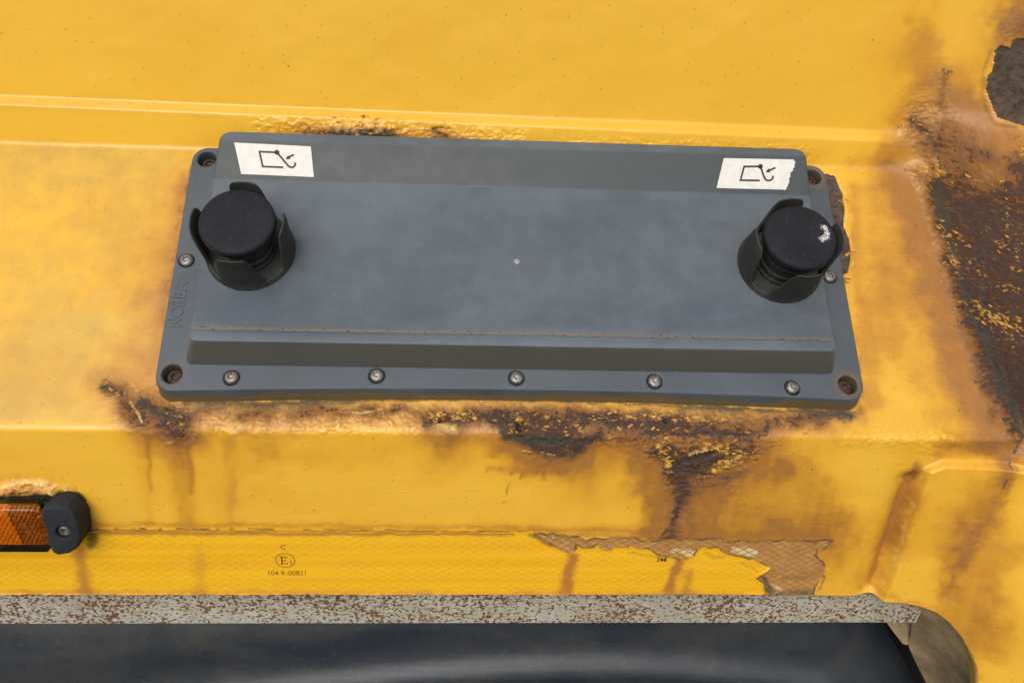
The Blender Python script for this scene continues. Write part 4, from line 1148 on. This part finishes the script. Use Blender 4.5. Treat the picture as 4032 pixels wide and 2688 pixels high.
# lifted flakes of paint still hanging on round the rust
frng = np.random.default_rng(12)
fv_, ff_ = [], []
for (fx, ft, fr, cnt) in FLAKES:
    for _ in range(cnt):
        a = frng.uniform(0, 2 * math.pi)
        rr = fr * math.sqrt(frng.uniform(0, 1))
        px_, pt_ = (fx + rr * math.cos(a) * 1.4) * 1e-3, (ft + rr * math.sin(a) * 0.7) * 1e-3
        c = point_at(np.array([px_]), np.array([pt_]))[0]
        ux = point_at(np.array([px_ + 0.002]), np.array([pt_]))[0] - c
        ut = point_at(np.array([px_]), np.array([pt_ + 0.002]))[0] - c
        ux /= np.linalg.norm(ux)
        ut /= np.linalg.norm(ut)
        nn = np.cross(ux, ut)
        nn /= np.linalg.norm(nn)
        sz = frng.uniform(0.0005, 0.0016)
        th = frng.normal(0, 0.45) + (math.pi if frng.uniform() < 0.5 else 0)
        d1 = ux * math.cos(th) + ut * math.sin(th)
        d2 = np.cross(nn, d1)
        k = len(fv_)
        n0 = 6
        lift = frng.uniform(0.05, 0.35) * sz
        for q in range(n0):
            g_ = 2 * math.pi * q / n0
            rr2 = sz * frng.uniform(0.6, 1.25)
            e1, e2 = rr2 * math.cos(g_) * 1.7, rr2 * math.sin(g_) * 0.65
            fv_.append(c + d1 * e1 + d2 * e2 + nn * (0.0005 + lift * (e1 / sz + 0.6) ** 2 * 0.5))
        fv_.append(c + nn * 0.0006)
        for q in range(n0):
            ff_.append((k + q, k + (q + 1) % n0, k + n0))
flk = pyd("paint_flakes", fv_, ff_, mat_plain("flaked_yellow_paint", (0.42, 0.21, 0.035), 0.6, 0.0, 0.6, 260), truck)
flk["kind"] = "stuff"

# rolled lower edge of the sheet
vs, fs = [], []
for k, (dy, dz) in enumerate(((0, 0), (0.0012, -0.0012), (0.004, -0.0014), (0.012, -0.0010))):
    for i, q in enumerate(EDGE_P):
        tg = EDGE_P[min(i + 1, len(EDGE_P) - 1)] - EDGE_P[max(i - 1, 0)]
        tg = tg / np.linalg.norm(tg)
        nrm = np.array([tg[2], 0, -tg[0]])
        nrm = nrm / (np.linalg.norm(nrm) + 1e-9)
        if nrm[2] > 0.3:
            nrm = -nrm
        sgn = -1.0
        off = np.array([-abs(tg[2]), 0, -abs(tg[0])]) * 0.0014 * (k > 0)
        vs.append((q[0] + off[0], q[1] + dy, q[2] + off[2]))
n_ = len(EDGE_P)
for k in range(3):
    for i in range(n_ - 1):
        fs.append((k * n_ + i, k * n_ + i + 1, (k + 1) * n_ + i + 1, (k + 1) * n_ + i))
pyd("sheet_edge", vs, fs, M["edge"], truck, 60)

# front plane in world coordinates: y = FY, height of the crease = FZ
FY = YC * cph - ZC * sph
FZ = YC * sph + ZC * cph + Z0


def FR(x_mm, z_mm, off_mm=0.0):
    """point on the front face: mm along, mm below the crease (negative), mm out of the face"""
    return (x_mm * 1e-3, FY - off_mm * 1e-3, FZ + z_mm * 1e-3)


# inner web of the arch and the bracket behind it
arch = [tuple(q) for q in point_at(np.array([c[0] for c in cut[2:]]), np.array([c[1] for c in cut[2:]]))]
arch = [(a[0] - 0.0005, a[1] + 0.008, a[2]) for a in arch]
back = [FR(*q) for q in WEB_BACK]
vs = []
m_ = 16
for i in range(m_ + 1):
    u = i / m_
    ia = min(int(u * (len(arch) - 1)), len(arch) - 2)
    fa = u * (len(arch) - 1) - ia
    ib = min(int(u * (len(back) - 1)), len(back) - 2)
    fb = u * (len(back) - 1) - ib
    a = Vector(arch[ia]).lerp(Vector(arch[ia + 1]), fa)
    b = Vector(back[ib]).lerp(Vector(back[ib + 1]), fb)
    for j in range(5):
        w = j / 4
        c = a.lerp(b, w)
        c.y += 0.006 * math.sin(math.pi * w)
        vs.append(tuple(c))
fs = [(i * 5 + j, i * 5 + j + 1, (i + 1) * 5 + j + 1, (i + 1) * 5 + j) for i in range(m_) for j in range(4)]
pyd("arch_web", vs, fs, M["web"], truck, 50)
bk = [FR(*q) for q in BRACKET]
nb_ = len(bk)
vs = bk + [(a[0], a[1] + 0.004, a[2]) for a in bk]
fs = [tuple(range(nb_)), tuple(range(2 * nb_ - 1, nb_ - 1, -1))] + [(i, (i + 1) % nb_, nb_ + (i + 1) % nb_, nb_ + i) for i in range(nb_)]
pyd("bracket", vs, fs, M["web"], truck)
# dark backing added for the shade in the gap behind the flap
vs = [(-0.95, 0.12, 0.55), (0.75, 0.12, 0.55), (0.75, 0.12, 1.3), (-0.95, 0.12, 1.3), (-0.95, -0.03, 1.02), (0.75, -0.03, 1.02)]
vs = [(-0.95, 0.10, 0.45), (0.80, 0.10, 0.45), (0.80, 0.10, 1.16), (-0.95, 0.10, 1.16)]
pyd("shade_backing", vs, [(0, 1, 2, 3)], M["dark"], truck)

# ------------------------------------------------------------------ steel bar under the panel
bm = bmesh.new()
bp = [(-900, -143), (339.5, -143), (334.6, -181.4), (-900, -180.2)]
f0 = [bm.verts.new(FR(a, b, -10)) for a, b in bp]
f1 = [bm.verts.new(FR(a, b, -16)) for a, b in bp]
bm.faces.new(f0)
bm.faces.new(f1[::-1])
for i in range(4):
    bm.faces.new((f0[i], f1[i], f1[(i + 1) % 4], f0[(i + 1) % 4]))
bmesh.ops.bevel(bm, geom=bm.edges[:], offset=0.0009, segments=2, affect='EDGES')
bar = from_bm("steel_bar", bm, M["bar"], None, 40)
tag(bar, "grey steel bar speckled with rust chips running below the reflective tape", "steel bar")

# ------------------------------------------------------------------ rubber flap below the bar
nx, nz = 220, 130
vs, fs = [], []
for j in range(nz + 1):
    v = j / nz
    z = -165 - v * 620
    xr = np.interp(z, [-900, -500, -270, -202, -165], [560, 520, 371, 323, 296])
    for i in range(nx + 1):
        u = i / nx
        x = -900 + (xr + 900) * (1 - (1 - u) ** 1.15)
        rr = math.hypot((x - 20) / 2.3, z + 520)
        wv = 11.0 * math.exp(-((rr - 258 - 4 * math.sin(x / 140)) / 13) ** 2) + 6.0 * math.sin(rr / 24) + 2.0 * math.sin(x / 120 + z / 70)
        e = max(0.0, 1 - (xr - x) / 90)
        off = -36 + wv * min(1, v * 11 + 0.15) - 70 * e * e - 14 * math.exp(-v * 17)
        vs.append(FR(x, z, off))
for j in range(nz):
    for i in range(nx):
        a = j * (nx + 1) + i
        fs.append((a, a + 1, a + nx + 2, a + nx + 1))
flap = pyd("rubber_flap", vs, fs, M["flap"], None, 180)
tag(flap, "dusty black rubber flap hanging below the speckled steel bar", "rubber flap")

# ------------------------------------------------------------------ reflective tape
def film(name, poly, base, relief, mat, parent, x0, x1, z0, z1, step=0.8, attrs=None, curl=0.0):
    """thin sheet stuck to the front face, cut to a ragged outline (mm)"""
    xv = np.arange(x0, x1 + step, step)
    zv = np.arange(z0, z1 + step, step)
    Tz, Xx = np.meshgrid(zv, xv, indexing='ij')
    ins = in_poly(Xx, Tz, poly)
    keep = ins[:-1, :-1] | ins[1:, :-1] | ins[:-1, 1:] | ins[1:, 1:]
    us = np.zeros(ins.shape, bool)
    for a, b in ((0, 0), (1, 0), (0, 1), (1, 1)):
        us[a:ins.shape[0] - 1 + a, b:ins.shape[1] - 1 + b] |= keep
    sn = us & ~ins
    px, pz = Xx[sn], Tz[sn]
    bx, bz, bd = px.copy(), pz.copy(), np.full(px.shape, 1e9)
    n = len(poly)
    for i in range(n):
        a, b = poly[i], poly[(i + 1) % n]
        dx, dy = b[0] - a[0], b[1] - a[1]
        L = dx * dx + dy * dy
        if L == 0:
            continue
        u = np.clip(((px - a[0]) * dx + (pz - a[1]) * dy) / L, 0, 1)
        d = np.hypot(px - a[0] - u * dx, pz - a[1] - u * dy)
        m = d < bd
        bd[m], bx[m], bz[m] = d[m], (a[0] + u * dx)[m], (a[1] + u * dy)[m]
    Xx = Xx.copy()
    Tz = Tz.copy()
    Xx[sn], Tz[sn] = bx, bz
    ed, _ = seg_dist(Xx.ravel(), Tz.ravel(), poly, True)
    ed = ed.reshape(Xx.shape)
    ps = point_at(np.clip(Xx * 1e-3, XV[0], XV[-1]), np.clip(Tz * 1e-3, TVv[0], TVv[-1]))
    wob_ = (fbm(Xx / 3, Tz / 3, 2, 9) - 0.5)
    lines = np.minimum(np.abs((Xx / 9.2 + Tz / 5.2) % 1 - 0.5), np.abs((Xx / 9.2 - Tz / 5.2) % 1 - 0.5))
    off = base + relief * (0.5 - lines) * 2 + curl * np.exp(-ed / 1.2) * (0.4 + 1.6 * (wob_ + 0.5))
    # the cut edge goes down to the paint
    off = np.where(ed < 0.05, np.where(curl > 0, off, 0.05), off)
    ps[..., 1] -= off * 1e-3
    g = {}
    mk = paint(MARKS_TAPE, Xx * 1e-3, Tz * 1e-3)
    for k in ("stain_shade", "grime_shade", "pale"):
        g[k] = mk.get(k, np.zeros(Xx.size)).reshape(Xx.shape)
    if attrs:
        g["grime_shade"] = np.maximum(g["grime_shade"], attrs * np.exp(-(ed / 1.3) ** 2) * sst(0.30, 0.62, fbm(Xx / 6, Tz / 6, 3, 31)))
    return big_grid(name, ps, keep, g, np.stack([Xx * 1e-3, Tz * 1e-3, 0 * Xx], -1), mat, parent)


tape = empty("reflective_tape", "yellow reflective tape with honeycomb pattern, torn and peeled at its right end", "tape",
             Matrix.Translation(FR(0, -141)))
tape_inv = tape.matrix_world.inverted()
tp = [(-900.0, -141.0), (-900.0, -82.2), (-200, -82.0), (-60, -82.3), (10, -81.5)] + TEAR
t_o = film("tape_film", tp, 0.35, 0.05, M["tape"], tape, -460, 206, -141.5, -81, 0.8, 0.55, 0.55)
rs = [(15, -84), ] + RESID + [(200, -142), ] + [(a, b - 1.0) for a, b in TEAR[::-1]]
r_o = film("adhesive_residue", rs, 0.12, 0.16, M["residue"], tape, 10, 245, -142, -80, 0.8, 0.95, 0.25)
# plain length of the same tape beyond the frame
for o in (t_o, r_o):
    o.matrix_parent_inverse = tape_inv
for body, cx, cz, size, sxs, mat in (("C", -166.8, -97.7, 5.9, 0.95, "print"), ("104 R-00821", -165.7, -121.6, 6.1, 0.93, "print"),
                                     ("3M", 113.2, -108.4, 5.2, 1.25, "faded"), ("1", -162.2, -111.8, 6.2, 0.8, "print")):
    me = text_mesh(body, size * 1e-3, 0, 0, sxs, 0.0, 0.00006 if body == "3M" else -0.00003)
    o = link("printed_mark", me, M[mat], tape)
    o.matrix_world = Matrix.Translation(FR(cx, cz, 0.62)) @ Matrix.Rotation(R(90), 4, 'X')
# the letter E with serifs and the oval round it
E = [(0, 0), (5.2, 0), (5.5, 1.9), (5.1, 1.9), (4.6, .5), (1.9, .5), (1.9, 3.3), (3.5, 3.3), (3.7, 2.6), (4.0, 2.6), (4.0, 4.6), (3.7, 4.6), (3.5, 3.85),
     (1.9, 3.85), (1.9, 6.5), (4.3, 6.5), (4.8, 5.3), (5.2, 5.3), (5.0, 7), (0, 7), (0, 6.6), (.9, 6.4), (.9, .6), (0, .4)]
o = pyd("printed_mark", [FR(-170.1 + a, -113.2 + b, 0.62) for a, b in E], [tuple(range(len(E)))], M["print"], tape)
o.matrix_parent_inverse = tape_inv
ov = []
for k, q in enumerate((1.0, 0.93)):
    ov += [FR(-166.3 + 7.1 * q * math.cos(2 * math.pi * i / 56), -109.7 + 6.6 * (q if k == 0 else 0.93) * math.sin(2 * math.pi * i / 56), 0.62) for i in range(56)]
o = pyd("printed_mark", ov, [(i, (i + 1) % 56, 56 + (i + 1) % 56, 56 + i) for i in range(56)], M["print"], tape)
o.matrix_parent_inverse = tape_inv

# ------------------------------------------------------------------ control box
box = empty("control_box", "dark grey plastic control box with two black push buttons bolted on the ledge", "control box", GM @ Matrix.Translation((0, 0, ZC)))
BI = Matrix.Translation((0, 0, -ZC))       # children are written in the frame whose z = 0 is the flange top


def boxpart(name, me_or_vs, fs=None, mat=None, smooth=None, parent=box, m=None):
    if fs is None:
        o = link(name, me_or_vs, mat, parent, smooth)
    else:
        o = pyd(name, me_or_vs, fs, mat, parent, smooth)
    if parent is box:
        o.matrix_parent_inverse = BI
    if m is not None:
        o.matrix_basis = m
    return o


HOLES = [(-0.2349, 0.0868), (0.2352, 0.0864), (-0.2352, -0.0863), (0.2347, -0.0872)]
SCREWS = [(-0.1952, -0.0884), (-0.0973, -0.0856), (-0.0010, -0.0857), (0.0959, -0.0868), (0.1941, -0.0899), (-0.2378, 0.0002), (0.2347, -0.0015)]


def bow(x):
    return 0.0042 * max(0.0, 1 - (x / 0.235) ** 2)


rim = []
XW, YB, YT, RC = 0.2458, -0.0985, 0.0975, 0.0115
for cx, cy, a0 in ((XW - RC, YB + RC, -90), (XW - RC, YT - RC, 0), (-XW + RC, YT - RC, 90), (-XW + RC, YB + RC, 180)):
    for i in range(11):
        a = R(a0 + 9 * i)
        rim.append((cx + RC * math.cos(a), cy + RC * math.sin(a)))
for i in range(1, 48):
    x = -XW + RC + (2 * XW - 2 * RC) * i / 48
    rim.append((x, YB + bow(x)))
loops = [rim] + [circle(a, b, 0.0067) for a, b in HOLES] + [circle(a, b, 0.0054, 32) for a, b in SCREWS]
me = outline_plate(loops, 0.0125, 0.0011, 2)
co = np.empty(len(me.vertices) * 3)
me.vertices.foreach_get("co", co)
co = co.reshape(-1, 3)
co[:, 0] += 0.0006
dn = np.clip(0.5 - co[:, 2] / 0.0125, 0, 1)                # drafted rim, a little wider at its foot
rimv = (np.abs(co[:, 0]) > 0.2425) | (co[:, 1] < -0.0925) | (co[:, 1] > 0.0945)
co[:, 1] -= np.where(rimv & (co[:, 1] < -0.09), 0.0052 * dn, 0)
co[:, 0] += np.where(rimv, 0.0012 * dn * np.sign(co[:, 0]), 0)
co[:, 0] -= 0.0006
co[:, 2] -= dn * 0.0020
me.vertices.foreach_set("co", co.ravel())
me.update()
fl = boxpart("flange", me, None, M["flange"], 40, box, Matrix.Translation((0, 0, -0.00625)))

# raised housing: profile in (y, z) with drafted ends
prof = [(0.0905, -0.002), (0.0835, 0.0400), (0.0765, 0.0404), (0.0525, 0.0252), (-0.0645, 0.0246), (-0.0652, 0.0272), (-0.0732, 0.0276), (-0.0800, -0.002)]
bm = bmesh.new()
rows = []
for s in (-1, 1):
    rows.append([bm.verts.new((s * (0.2272 - 0.36 * max(z, 0)) - 0.0006, y, z)) for y, z in prof])
n_ = len(prof)
bm.faces.new(rows[0])
bm.faces.new(rows[1][::-1])
for i in range(n_):
    k = (i + 1) % n_
    bm.faces.new((rows[0][i], rows[1][i], rows[1][k], rows[0][k]))
bm.edges.ensure_lookup_table()


def vert_edges(pairs):
    out = []
    for r in rows:
        for a, b in pairs:
            for e in r[a].link_edges:
                if e.other_vert(r[a]) is r[b]:
                    out.append(e)
    return out


def groovy(e):
    """short edges of the groove stay sharp"""
    return False


big_c = vert_edges([(0, 1)])
bmesh.ops.bevel(bm, geom=big_c, offset=0.0085, segments=5, affect='EDGES', profile=0.5)
bm.edges.ensure_lookup_table()
lowc = [e for e in bm.edges if all(v.co.y < -0.07 for v in e.verts) and abs(e.verts[0].co.x - e.verts[1].co.x) > 0.001 and abs(e.verts[0].co.x - e.verts[1].co.x) < 0.05]
bmesh.ops.bevel(bm, geom=lowc, offset=0.0045, segments=4, affect='EDGES', profile=0.5)
sharp = [e for e in bm.edges if e.is_manifold and e.calc_face_angle(0) > R(20) and max(v.co.z for v in e.verts) > 0.0]
bmesh.ops.bevel(bm, geom=sharp, offset=0.0011, segments=3, affect='EDGES', profile=0.5, clamp_overlap=True)
me = bpy.data.meshes.new("housing")
bmesh.ops.recalc_face_normals(bm, faces=bm.faces)
bm.to_mesh(me)
bm.free()
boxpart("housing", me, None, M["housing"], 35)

# raised letters on the left flange, reading upwards
me = text_mesh("NORBA", 0.0128, 0.00020, 0.00018, 0.80, 0.0, 0.0001)
boxpart("raised_letters", me, None, M["flange"], 40, box, Matrix.Translation((-0.2382, -0.0352, 0.00012)) @ Matrix.Rotation(R(90), 4, 'Z'))
# moulded sprue dot in the middle of the lid
v_, f_ = lathe([(0.0021, 0), (0.0020, 0.0003), (0.0015, 0.0005)], 20)
boxpart("sprue_mark", v_, f_, mat_plain("pale_worn_plastic", (0.30, 0.31, 0.31), 0.55), 40, box, Matrix.Translation((-0.0018, -0.0081, 0.0249)))

# torx screws
HEAD = [(0.0054, -0.0030), (0.0054, 0.0000), (0.0050, 0.0009), (0.0043, 0.0016), (0.0034, 0.0020), (0.0026, 0.0021, 0.0003), (0.0023, 0.0019, 0.00042), (0.0022, 0.0004, 0.0004), (0.0006, 0.0002)]
v_, f_ = lathe([(q[0] * 0.9, q[1], *[w * 0.9 for w in q[2:]]) for q in HEAD], 48)
sm = bpy.data.meshes.new("screw")
sm.from_pydata(v_, [], f_)
sm.update()
import random
rnd = random.Random(4)
for i, (a, b) in enumerate(SCREWS):
    o = link("screw", sm, M["zinc"] if i == 0 else None, box, 35 if i == 0 else None)
    o.matrix_parent_inverse = BI
    o.matrix_basis = Matrix.Translation((a, b, -0.0002)) @ Matrix.Rotation(rnd.uniform(0, 6.28), 4, 'Z') @ Matrix.Rotation(R(rnd.uniform(-3, 3)), 4, 'X')
v_, f_ = lathe([(q[0] * 1.1, q[1] * 1.3, *q[2:]) for q in HEAD], 48)
sm2 = bpy.data.meshes.new("rusty_screw")
sm2.from_pydata(v_, [], f_)
sm2.update()
for i, (a, b) in enumerate(HOLES):
    o = link("rusty_screw", sm2, M["rustscrew"] if i == 0 else None, box, 35 if i == 0 else None)
    o.matrix_parent_inverse = BI
    o.matrix_basis = Matrix.Translation((a, b, -0.0085)) @ Matrix.Rotation(rnd.uniform(0, 6.28), 4, 'Z')

# stickers on the sloping face of the ridge
sa = math.atan2(0.0152, 0.0240)
SLM = Matrix.Translation((0, 0.0525, 0.0252)) @ Matrix.Rotation(sa, 4, 'X')


def stroke(pts, w):
    """flat ribbon of width w along a polyline"""
    L, Rr = [], []
    n = len(pts)
    for i, p in enumerate(pts):
        a = Vector(pts[max(i - 1, 0)])
        b = Vector(pts[min(i + 1, n - 1)])
        if 0 < i < n - 1:
            d1 = (Vector(p) - a).normalized()
            d2 = (b - Vector(p)).normalized()
            t = (d1 + d2).normalized()
            k = 1 / max(0.55, t.dot(d1))
        else:
            t = (b - a).normalized()
            k = 1
        nn = Vector((-t.y, t.x)) * w / 2 * k
        L.append(tuple(Vector(p) + nn))
        Rr.append(tuple(Vector(p) - nn))
    vs = L + Rr
    return vs, [(i, i + 1, n + i + 1, n + i) for i in range(n - 1)]


def sticker(outline, frame, hook, arrow, lab):
    me = outline_plate([[(a * 1e-3, b * 1e-3) for a, b in outline]], 0.0005, 0.0001, 1)
    st = boxpart("sticker", me, None, M["sticker"], 40, box, SLM @ Matrix.Translation((0, 0, 0.0005)))
    st["label"] = lab
    vs, fs = [], []

    def add(v, f):
        k = len(vs)
        vs.extend(v)
        fs.extend([tuple(i + k for i in q) for q in f])
    add(*stroke(frame, 1.4))
    add(*stroke(hook, 1.4))
    c = circle(frame[0][0], frame[0][1], 1.8, 20)
    add(c, [tuple(range(20))])
    a, b = Vector(arrow[0]), Vector(arrow[1])
    d = (b - a).normalized()
    nrm = Vector((-d.y, d.x))
    add(*stroke([tuple(a), tuple(b - d * 2.6)], 1.4))
    add([tuple(b), tuple(b - d * 3.2 + nrm * 1.7), tuple(b - d * 3.2 - nrm * 1.7)], [(0, 1, 2)])
    # each piece a hair higher than the last so that none lie in one plane
    z, out = 0.0, []
    vv = [(x * 1e-3, y * 1e-3, 0.00032) for x, y in vs]
    o = pyd("hook_symbol", vv, fs, M["ink"], st)
    return st


def arc(p, q, r, n=8):
    return [(p[0], p[1])]


sticker([(-203.1, 26.1), (-149.4, 24.95), (-147.4, 3.5), (-198.9, 4.2)],
        [(-173.26, 20.1), (-185.6, 20.25), (-183.5, 9.9), (-169.1, 9.8)],
        [(-173.26, 20.1), (-167.4, 13.1), (-165.7, 11.1), (-164.6, 10.3), (-163.3, 9.85), (-162.1, 10.0), (-161.1, 10.9), (-160.6, 12.1), (-160.57, 13.5)],
        [(-161.4, 18.9), (-167.4, 15.5)], "white sticker with hook symbol, square cut corners")
sticker([(150.4, 25.4), (202.4, 25.9), (204.2, 24.1), (203.6, 21.6), (203.9, 20.4), (202.6, 19.1), (202.9, 17.6), (200.9, 16.2), (201.4, 13.6), (200.4, 12.3), (200.8, 9.7), (198.6, 3.8), (146.4, 3.7)],
        [(178.1, 20.2), (165.9, 19.75), (163.9, 9.85), (178.4, 10.0)],
        [(178.1, 20.2), (180.7, 14.2), (181.8, 11.9), (182.7, 10.8), (184.0, 10.2), (185.9, 10.15), (187.3, 11.0), (188.0, 12.1), (188.25, 13.7)],
        [(189.5, 19.6), (182.2, 16.2)], "white sticker with hook symbol, ragged right edge")


# push buttons: guard collar with four prongs, stem and mushroom cap
def guard_mesh():
    Ro, Ri = 0.0300, 0.0273
    Hc, Hp = 0.0048, 0.0400
    seg = 160
    vs, fs = [], []
    hts = []
    for i in range(seg):
        a = 360.0 * i / seg
        d = min(abs((a - c + 180) % 360 - 180) for c in (0, 90, 180, 270))
        # prong: 29 deg half width at its foot, 21 at its top, rounded shoulders
        if d <= 20:
            hgt = Hp - 0.0035 * (max(0, d - 13) / 7) ** 2
        elif d <= 31:
            u = (d - 20) / 11
            hgt = Hc + (Hp - 0.0035 - Hc) * (1 - u) ** 1.25
        else:
            hgt = Hc - 0.0012 * math.sin(min(1, (d - 31) / 14) * math.pi / 2)
        hts.append(hgt)
    nl = 10
    for side in (0, 1):
        for j in range(nl + 1):
            for i in range(seg):
                a = 2 * math.pi * i / seg
                v = j / nl
                z = hts[i] * v
                fl_ = 0.0014 * max(0.0, z - 0.006) / 0.034
                r = (Ro - 0.0006 * v + fl_) if side == 0 else (Ri + fl_)
                if side == 0:
                    r += 0.0007 * max(0, 1 - z / 0.003)
                if j == nl:
                    r += -0.0006 if side == 0 else 0.0006
                vs.append((r * math.cos(a), r * math.sin(a), z))
    o2 = (nl + 1) * seg
    for j in range(nl):
        for i in range(seg):
            k = (i + 1) % seg
            fs.append((j * seg + i, j * seg + k, (j + 1) * seg + k, (j + 1) * seg + i))
            fs.append((o2 + j * seg + k, o2 + j * seg + i, o2 + (j + 1) * seg + i, o2 + (j + 1) * seg + k))
    for i in range(seg):
        k = (i + 1) % seg
        fs.append((nl * seg + i, nl * seg + k, o2 + nl * seg + k, o2 + nl * seg + i))
    # floor of the collar
    fs.append(tuple(o2 + i for i in range(seg)))
    me = bpy.data.meshes.new("guard")
    me.from_pydata(vs, [], fs)
    me.update()
    return me


CAPH = 0.0410
gm = guard_mesh()
gv, gf = lathe([(0.0273, 0.0028), (0.0185, 0.0030), (0.001, 0.0031)], 64)
cv, cf = lathe([(0.0165, CAPH - 0.009), (0.0225, CAPH - 0.0085), (0.0242, CAPH - 0.0068), (0.0246, CAPH - 0.0045), (0.0245, CAPH - 0.0020), (0.0239, CAPH - 0.0008),
                (0.0225, CAPH - 0.0002), (0.0180, CAPH + 0.0003), (0.0090, CAPH + 0.0007), (0.0010, CAPH + 0.0008)], 72)
sv_, sf_ = lathe([(0.0185, 0.003), (0.0185, 0.0055), (0.0172, 0.006), (0.0172, 0.0092), (0.0180, 0.0096), (0.0180, 0.0120), (0.0168, 0.0126), (0.0168, 0.0180),
                  (0.0176, 0.0184), (0.0176, 0.0205), (0.0165, 0.021), (0.0165, 0.0330)], 64)
for bx_, by_, rz, capm, lab in ((-0.1860, -0.0045, -2, "cap", "left push button with clean black cap"), (0.1868, -0.0058, 5, "cap_scuffed", "right push button with white paint scuff on its cap")):
    pb = boxpart("push_button", gm if bx_ < 0 else gm, None, M["guard"] if bx_ < 0 else None, 40 if bx_ < 0 else None, box,
                 Matrix.Translation((bx_, by_, 0.0247)) @ Matrix.Rotation(R(rz), 4, 'Z'))
    pb["label"] = lab
    pyd("guard_floor", gv, gf, M["guard"], pb, 40)
    pyd("stem", sv_, sf_, M["guard"], pb, 40)
    pyd("button_cap", cv, cf, M[capm], pb, 50)

# ------------------------------------------------------------------ amber side marker lamp
lamp = empty("marker_lamp", "amber side marker lamp in a black rubber holder above the tape", "lamp", Matrix.Translation(FR(-350, -75)))
LI = lamp.matrix_world.inverted()


def lamp_plate(name, outline, o0, o1, bev, mat, holes=(), sm=40):
    me = outline_plate([outline] + list(holes), (o1 - o0) * 1e-3, bev * 1e-3, 3)
    o = link(name, me, mat, lamp, sm)
    o.matrix_world = Matrix.Translation(FR(0, 0, (o0 + o1) / 2)) @ Matrix.Rotation(R(90), 4, 'X')
    return o


def mm(pts):
    return [(a * 1e-3, b * 1e-3) for a, b in pts]


lamp_plate("backing", mm([(-470, -53), (-308, -53), (-303, -60), (-304, -86), (-310, -91), (-470, -92)]), 0.3, 7, 1.2, M["lamprubber"])
lamp_plate("lens", mm([(-460, -51.5), (-325.5, -51.5), (-322.0, -54.5), (-320.2, -84), (-323.5, -88.6), (-460, -88.6)]), 5, 19, 2.2, M["lens"])
lamp_plate("end_cap", mm([(-320.8, -52.5), (-318.5, -50.0), (-310, -48.3), (-303, -49.6), (-299.5, -54), (-297.6, -64), (-298.2, -76), (-301.5, -83), (-308, -88), (-316.0, -89.8), (-319.2, -87.5), (-320.4, -82)]),
           1, 20, 1.7, M["lamprubber"], [[(a, b) for a, b in circle(-0.3093, -0.0708, 0.0050, 28)]])
v_, f_ = lathe([(q[0] * 0.92, q[1], *q[2:]) for q in HEAD], 40)
o = pyd("screw", v_, f_, M["zinc"], lamp, 35)
o.matrix_world = Matrix.Translation(FR(-309.3, -70.8, 15.6)) @ Matrix.Rotation(R(90), 4, 'X')
v_, f_ = lathe([(0.0078, 0), (0.0078, 0.001)], 28)
o = pyd("screw_seat", v_, f_, M["dark"], lamp)
o.matrix_world = Matrix.Translation(FR(-309.3, -70.8, 12.0)) @ Matrix.Rotation(R(90), 4, 'X')
lamp_plate("dark_reflector", mm([(-346, -55.5), (-327.5, -55.5), (-325.0, -84.8), (-340, -84.8)]), 10, 11.2, 0.2, M["amberdark"])
lamp_plate("bright_reflector", mm([(-458, -55.5), (-347, -55.5), (-341, -84.8), (-458, -84.8)]), 10, 11.2, 0.2, M["amberin"])
vs, fs = [], []


def stud(x, z, r, o0, o1):
    k = len(vs)
    for a, b in ((-r, -r), (r, -r), (r, r), (-r, r)):
        vs.append(FR(x + a, z + b, o0))
    vs.append(FR(x, z, o1))
    fs.extend([(k, k + 1, k + 4), (k + 1, k + 2, k + 4), (k + 2, k + 3, k + 4), (k + 3, k, k + 4)])


for j in range(13):
    for i in range(40):
        x = -440 + i * 3.05 + (j % 2) * 1.52 + (-57 - (-57 - j * 2.2)) * 0.10
        z = -57.2 - j * 2.2
        if x > -326.5 or (-338.5 < x < -331.5 and -76.5 < z < -66.0):
            continue
        lim = np.interp(z, [-85, -55], [-341, -347])
        if x < lim:
            stud(x, z, 1.25, 11.1, 13.6)
        else:
            stud(x, z, 0.62, 11.1, 13.4)
o = pyd("prism_studs", vs, fs, M["amberin"], lamp)
o.matrix_parent_inverse = LI
o["kind"] = "stuff"
for cx, cz, r in ((-336.8, -68.6, 2.2), (-335.2, -74.0, 2.3), (-331.8, -69.5, 1.6)):
    v_, f_ = lathe([(r * 1e-3, 0), (r * 1e-3, 0.0006), (r * 0.6e-3, 0.0008)], 20)
    o = pyd("moulded_mark", v_, f_, mat_plain("moulded_amber", (0.42, 0.17, 0.06), 0.4), lamp)
    o.matrix_world = Matrix.Translation(FR(cx, cz, 11.15)) @ Matrix.Rotation(R(90), 4, 'X')
# tuft of moss behind the holder
rng = np.random.default_rng(3)
vs, fs = [], []
for i in range(260):
    a = rng.normal(size=3)
    a /= np.linalg.norm(a)
    c = np.array([-322.5, -50.0, 11.0]) + a * np.array([4.2, 3.4, 3.4]) * rng.uniform(0.4, 1.0)
    b = rng.normal(size=(3, 3)) * 0.55
    k = len(vs)
    for q in range(3):
        vs.append(FR(*(c + b[q])))
    fs.append((k, k + 1, k + 2))
o = pyd("moss", vs, fs, M["moss"], lamp)
o.matrix_parent_inverse = LI
o["kind"] = "stuff"
